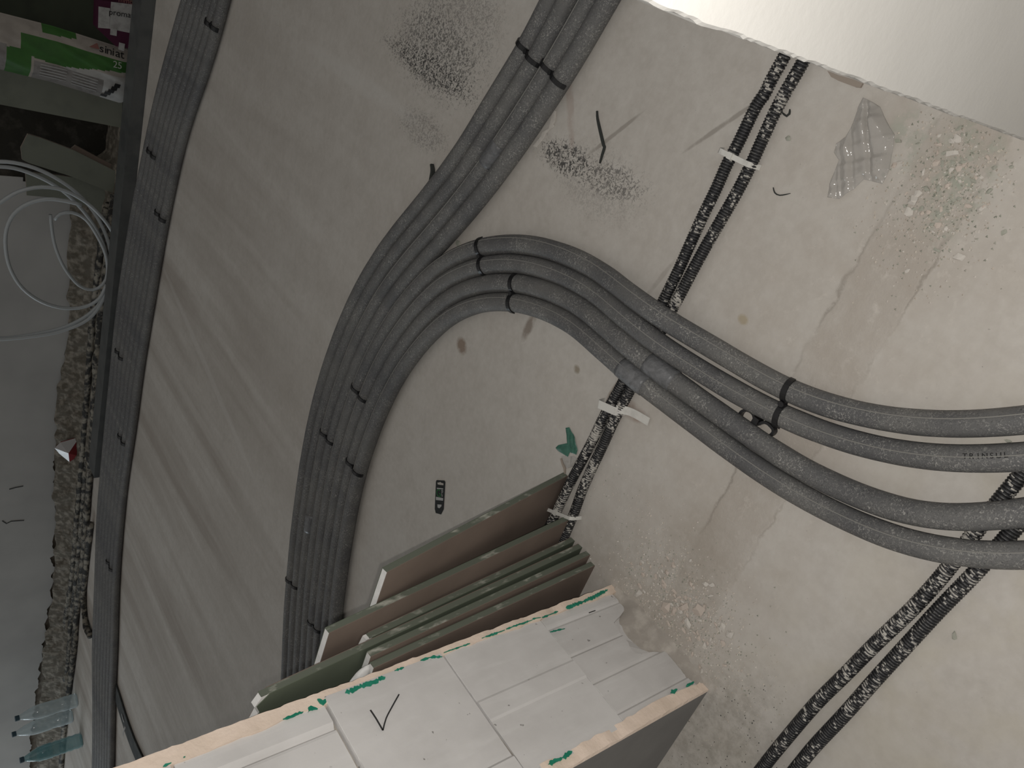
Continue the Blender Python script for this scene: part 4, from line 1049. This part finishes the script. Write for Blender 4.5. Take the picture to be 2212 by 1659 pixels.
# rubble
chips = []
for s in range(8):
    r_ = random.Random(s + 50); bmx = bmesh.new()
    for _ in range(13):
        v = Vector((r_.gauss(0, 1), r_.gauss(0, 1), r_.gauss(0, 1))).normalized(); bmx.verts.new((v.x * r_.uniform(.75, 1), v.y * r_.uniform(.55, .85), (v.z + 1) * r_.uniform(.22, .34)))
    bmesh.ops.convex_hull(bmx, input=bmx.verts)
    for v in [v for v in bmx.verts if not v.link_faces]: bmx.verts.remove(v)
    zm = min(v.co.z for v in bmx.verts)
    for v in bmx.verts: v.co.z -= zm
    for mm in ('chip', 'chip_white', 'chip_grey'):
        me = bpy.data.meshes.new('plaster_chip'); bmx.to_mesh(me); me.materials.append(MAT[mm]); chips.append((mm, me))
    bmx.free()
def chip(px, size, mm, label, group, rr):
    me = rr.choice([m for k, m in chips if k == mm]); o = bpy.data.objects.new('plaster_chip', me); link(o)
    b = onz(px); o.location = b; o.rotation_euler = (0, 0, rr.uniform(0, 6.28)); s = size; o.scale = (s, s * rr.uniform(.7, 1), s * rr.uniform(.5, .9))
    if label.startswith('small loose'): label = label.replace('small loose', {'chip': 'small loose pinkish', 'chip_white': 'small loose whitish', 'chip_grey': 'small loose greenish-grey'}[mm])
    return tag(o, label, 'plaster chip', group)
rr = random.Random(21)
big = [((1379, 1282), .014, 'chip_white', 'white triangular plaster chip at the wall foot, apart from the heap'), ((1440, 1312), .016, 'chip', 'cracked pinkish plaster slab at the wall side of the heap'),
       ((1456, 1320), .012, 'chip', 'pinkish plaster slab beside the cracked one, second from wall'), ((1480, 1312), .015, 'chip', 'pinkish plaster slab in the middle of the heap'),
       ((1510, 1318), .017, 'chip', 'largest pinkish plaster slab at the outer side of the heap'), ((1487, 1344), .016, 'chip_white', 'largest white plaster chip just below the pinkish slabs'),
       ((1478, 1362), .007, 'chip', 'round pinkish pebble of plaster below the largest white chip'), ((1562, 1356), .010, 'chip_white', 'pale plaster chip with raised rim right of the heap'),
       ((1578, 1370), .012, 'chip_white', 'pale flat plaster chip, farthest out from the heap'), ((1547, 1350), .006, 'chip', 'small pink plaster pebble right of the heap'),
       ((1522, 1395), .008, 'chip_white', 'bright white plaster chip low in the heap'), ((1510, 1378), .007, 'chip', 'rounded pinkish chip above the bright white low one'),
       ((1525, 1262), .009, 'chip_white', 'pale chip at the upper right end of the heap'), ((1538, 1264), .008, 'chip_white', 'pale chip at the very top right of the heap'),
       ((1536, 1286), .007, 'chip_white', 'curved white chip below the top right pair'), ((1516, 1450), .008, 'chip_white', 'white chip in the corner of the block wall'),
       ((1512, 1440), .006, 'chip', 'small pale chip just above the wall corner one'),
       ((2067, 300), .009, 'chip_white', 'long pale plaster shard near the white wall edge'), ((2058, 330), .010, 'chip_white', 'big pale plaster flake in the debris below the white wall'),
       ((1962, 458), .009, 'chip_white', 'pale plaster pebble alone below the debris by the white wall'), ((1985, 418), .009, 'chip_white', 'white chip left below the debris by the white wall'),
       ((1975, 432), .010, 'chip_white', 'pale oval chip beside the lone pebble'), ((2072, 555), .010, 'chip_white', 'smooth white pebble right of the stepped screed'),
       ((1960, 585), .005, 'chip_white', 'small white chip at the screed step'), ((2178, 953), .005, 'chip_grey', 'tiny grey stone in the gap between the outer bending pipes'),
       ((2062, 1372), .008, 'chip_grey', 'grey spot of mortar right of the nearest conduits'), ((1705, 300), .008, 'chip_grey', 'flat grey mortar bit between conduit and plastic bag')]
for px, s, mm, lab in big: chip(px, s, mm, lab, None, rr)
for k in range(95):
    u, v = rr.gauss(0, 1), rr.gauss(0, 1)
    px = (1465 + 62 * u * .8 + v * 18, 1310 + 75 * v * .7 + u * 25)
    if not (1325 < px[0] < 1625 and 1190 < px[1] < 1480) or (px[0] - 1318) * 210 / 212 - (px[1] - 1268) < 22: continue
    chip(px, rr.uniform(.003, .0075), rr.choice(['chip', 'chip_white', 'chip', 'chip']), 'small loose plaster chip in the heap at the block wall foot', 'chips in the heap by the block wall', rr)
for k in range(75):
    u, v = rr.gauss(0, 1), rr.gauss(0, 1)
    px = (2050 + 55 * u - 25 * v, 390 + 75 * v + 12 * u)
    if px[0] > 2205 or px[1] < 262 + (px[0] - 2079) * .36 + 12: continue
    chip(px, rr.uniform(.0028, .0065), rr.choice(['chip', 'chip_white', 'chip_grey', 'chip_grey']), 'small loose plaster chip in the debris below the white wall', 'chips in the debris by the white wall', rr)
# finest grit as one heap each
def grit(name, n, gen, label, mats, smin, smax, seed):
    r_ = random.Random(seed); V = []; F = []; mi = []
    for _ in range(n):
        b = onz(gen(r_)); s = r_.uniform(smin, smax); k = len(V)
        for q in ((1, 0, 0), (-.5, .8, 0), (-.5, -.8, 0), (r_.uniform(-.3, .3), r_.uniform(-.3, .3), .9)):
            a = r_.uniform(-.5, .5); V.append((b[0] + s * (q[0] * math.cos(a) - q[1] * math.sin(a)), b[1] + s * (q[0] * math.sin(a) + q[1] * math.cos(a)), s * q[2]))
        F += [(k, k + 1, k + 3), (k + 1, k + 2, k + 3), (k + 2, k, k + 3), (k + 2, k + 1, k)]; mi += [r_.randrange(len(mats))] * 4
    o = mesh(name, V, F, mats, matidx=mi); return tag(o, label, 'grit', kind='stuff')
def keep(p): return (p[0] - 1318) - (p[1] - 1268) > 12 or p[1] < 1255
def gA(r_):
    while True:
        u, v = r_.gauss(0, 1), r_.gauss(0, 1); p = (1470 + 75 * u + 25 * v, 1320 + 85 * v + 20 * u)
        if keep(p) and p[0] < 1700: return p
def gB(r_):
    while True:
        u, v = r_.gauss(0, 1), r_.gauss(0, 1); p = (2050 + 70 * u - 30 * v, 400 + 95 * v)
        if p[0] < 2230 and p[1] > 262 + (p[0] - 2079) * .36 + 6: return p
def gC(r_):
    while True:
        t_ = r_.random(); p = (1225 + 110 * r_.random() + 200 * t_, 1000 + 260 * t_ + r_.gauss(0, 60))
        if 1240 < p[0] < 1700 and keep(p): return p
def gD(r_): return (r_.uniform(1430, 1700), r_.uniform(1480, 1690))
grit('grit_heap', 1500, gA, 'fine plaster grit scattered around the heap at the block wall foot', ['dust', 'chip_white', 'chip_grey'], .0008, .0024, 1)
grit('grit_heap', 1200, gB, 'fine plaster grit in the debris below the white wall', ['dust', 'chip_white', 'chip_grey'], .0008, .0024, 2)
grit('grit_heap', 350, gC, 'thin grit between leaning boards and rubble heap', ['dust', 'chip_white', 'chip_grey'], .0006, .0016, 3)
grit('grit_heap', 350, gD, 'dark grit in front of the partition side', ['chip_grey', 'dust', 'rubber'], .0006, .0016, 4)
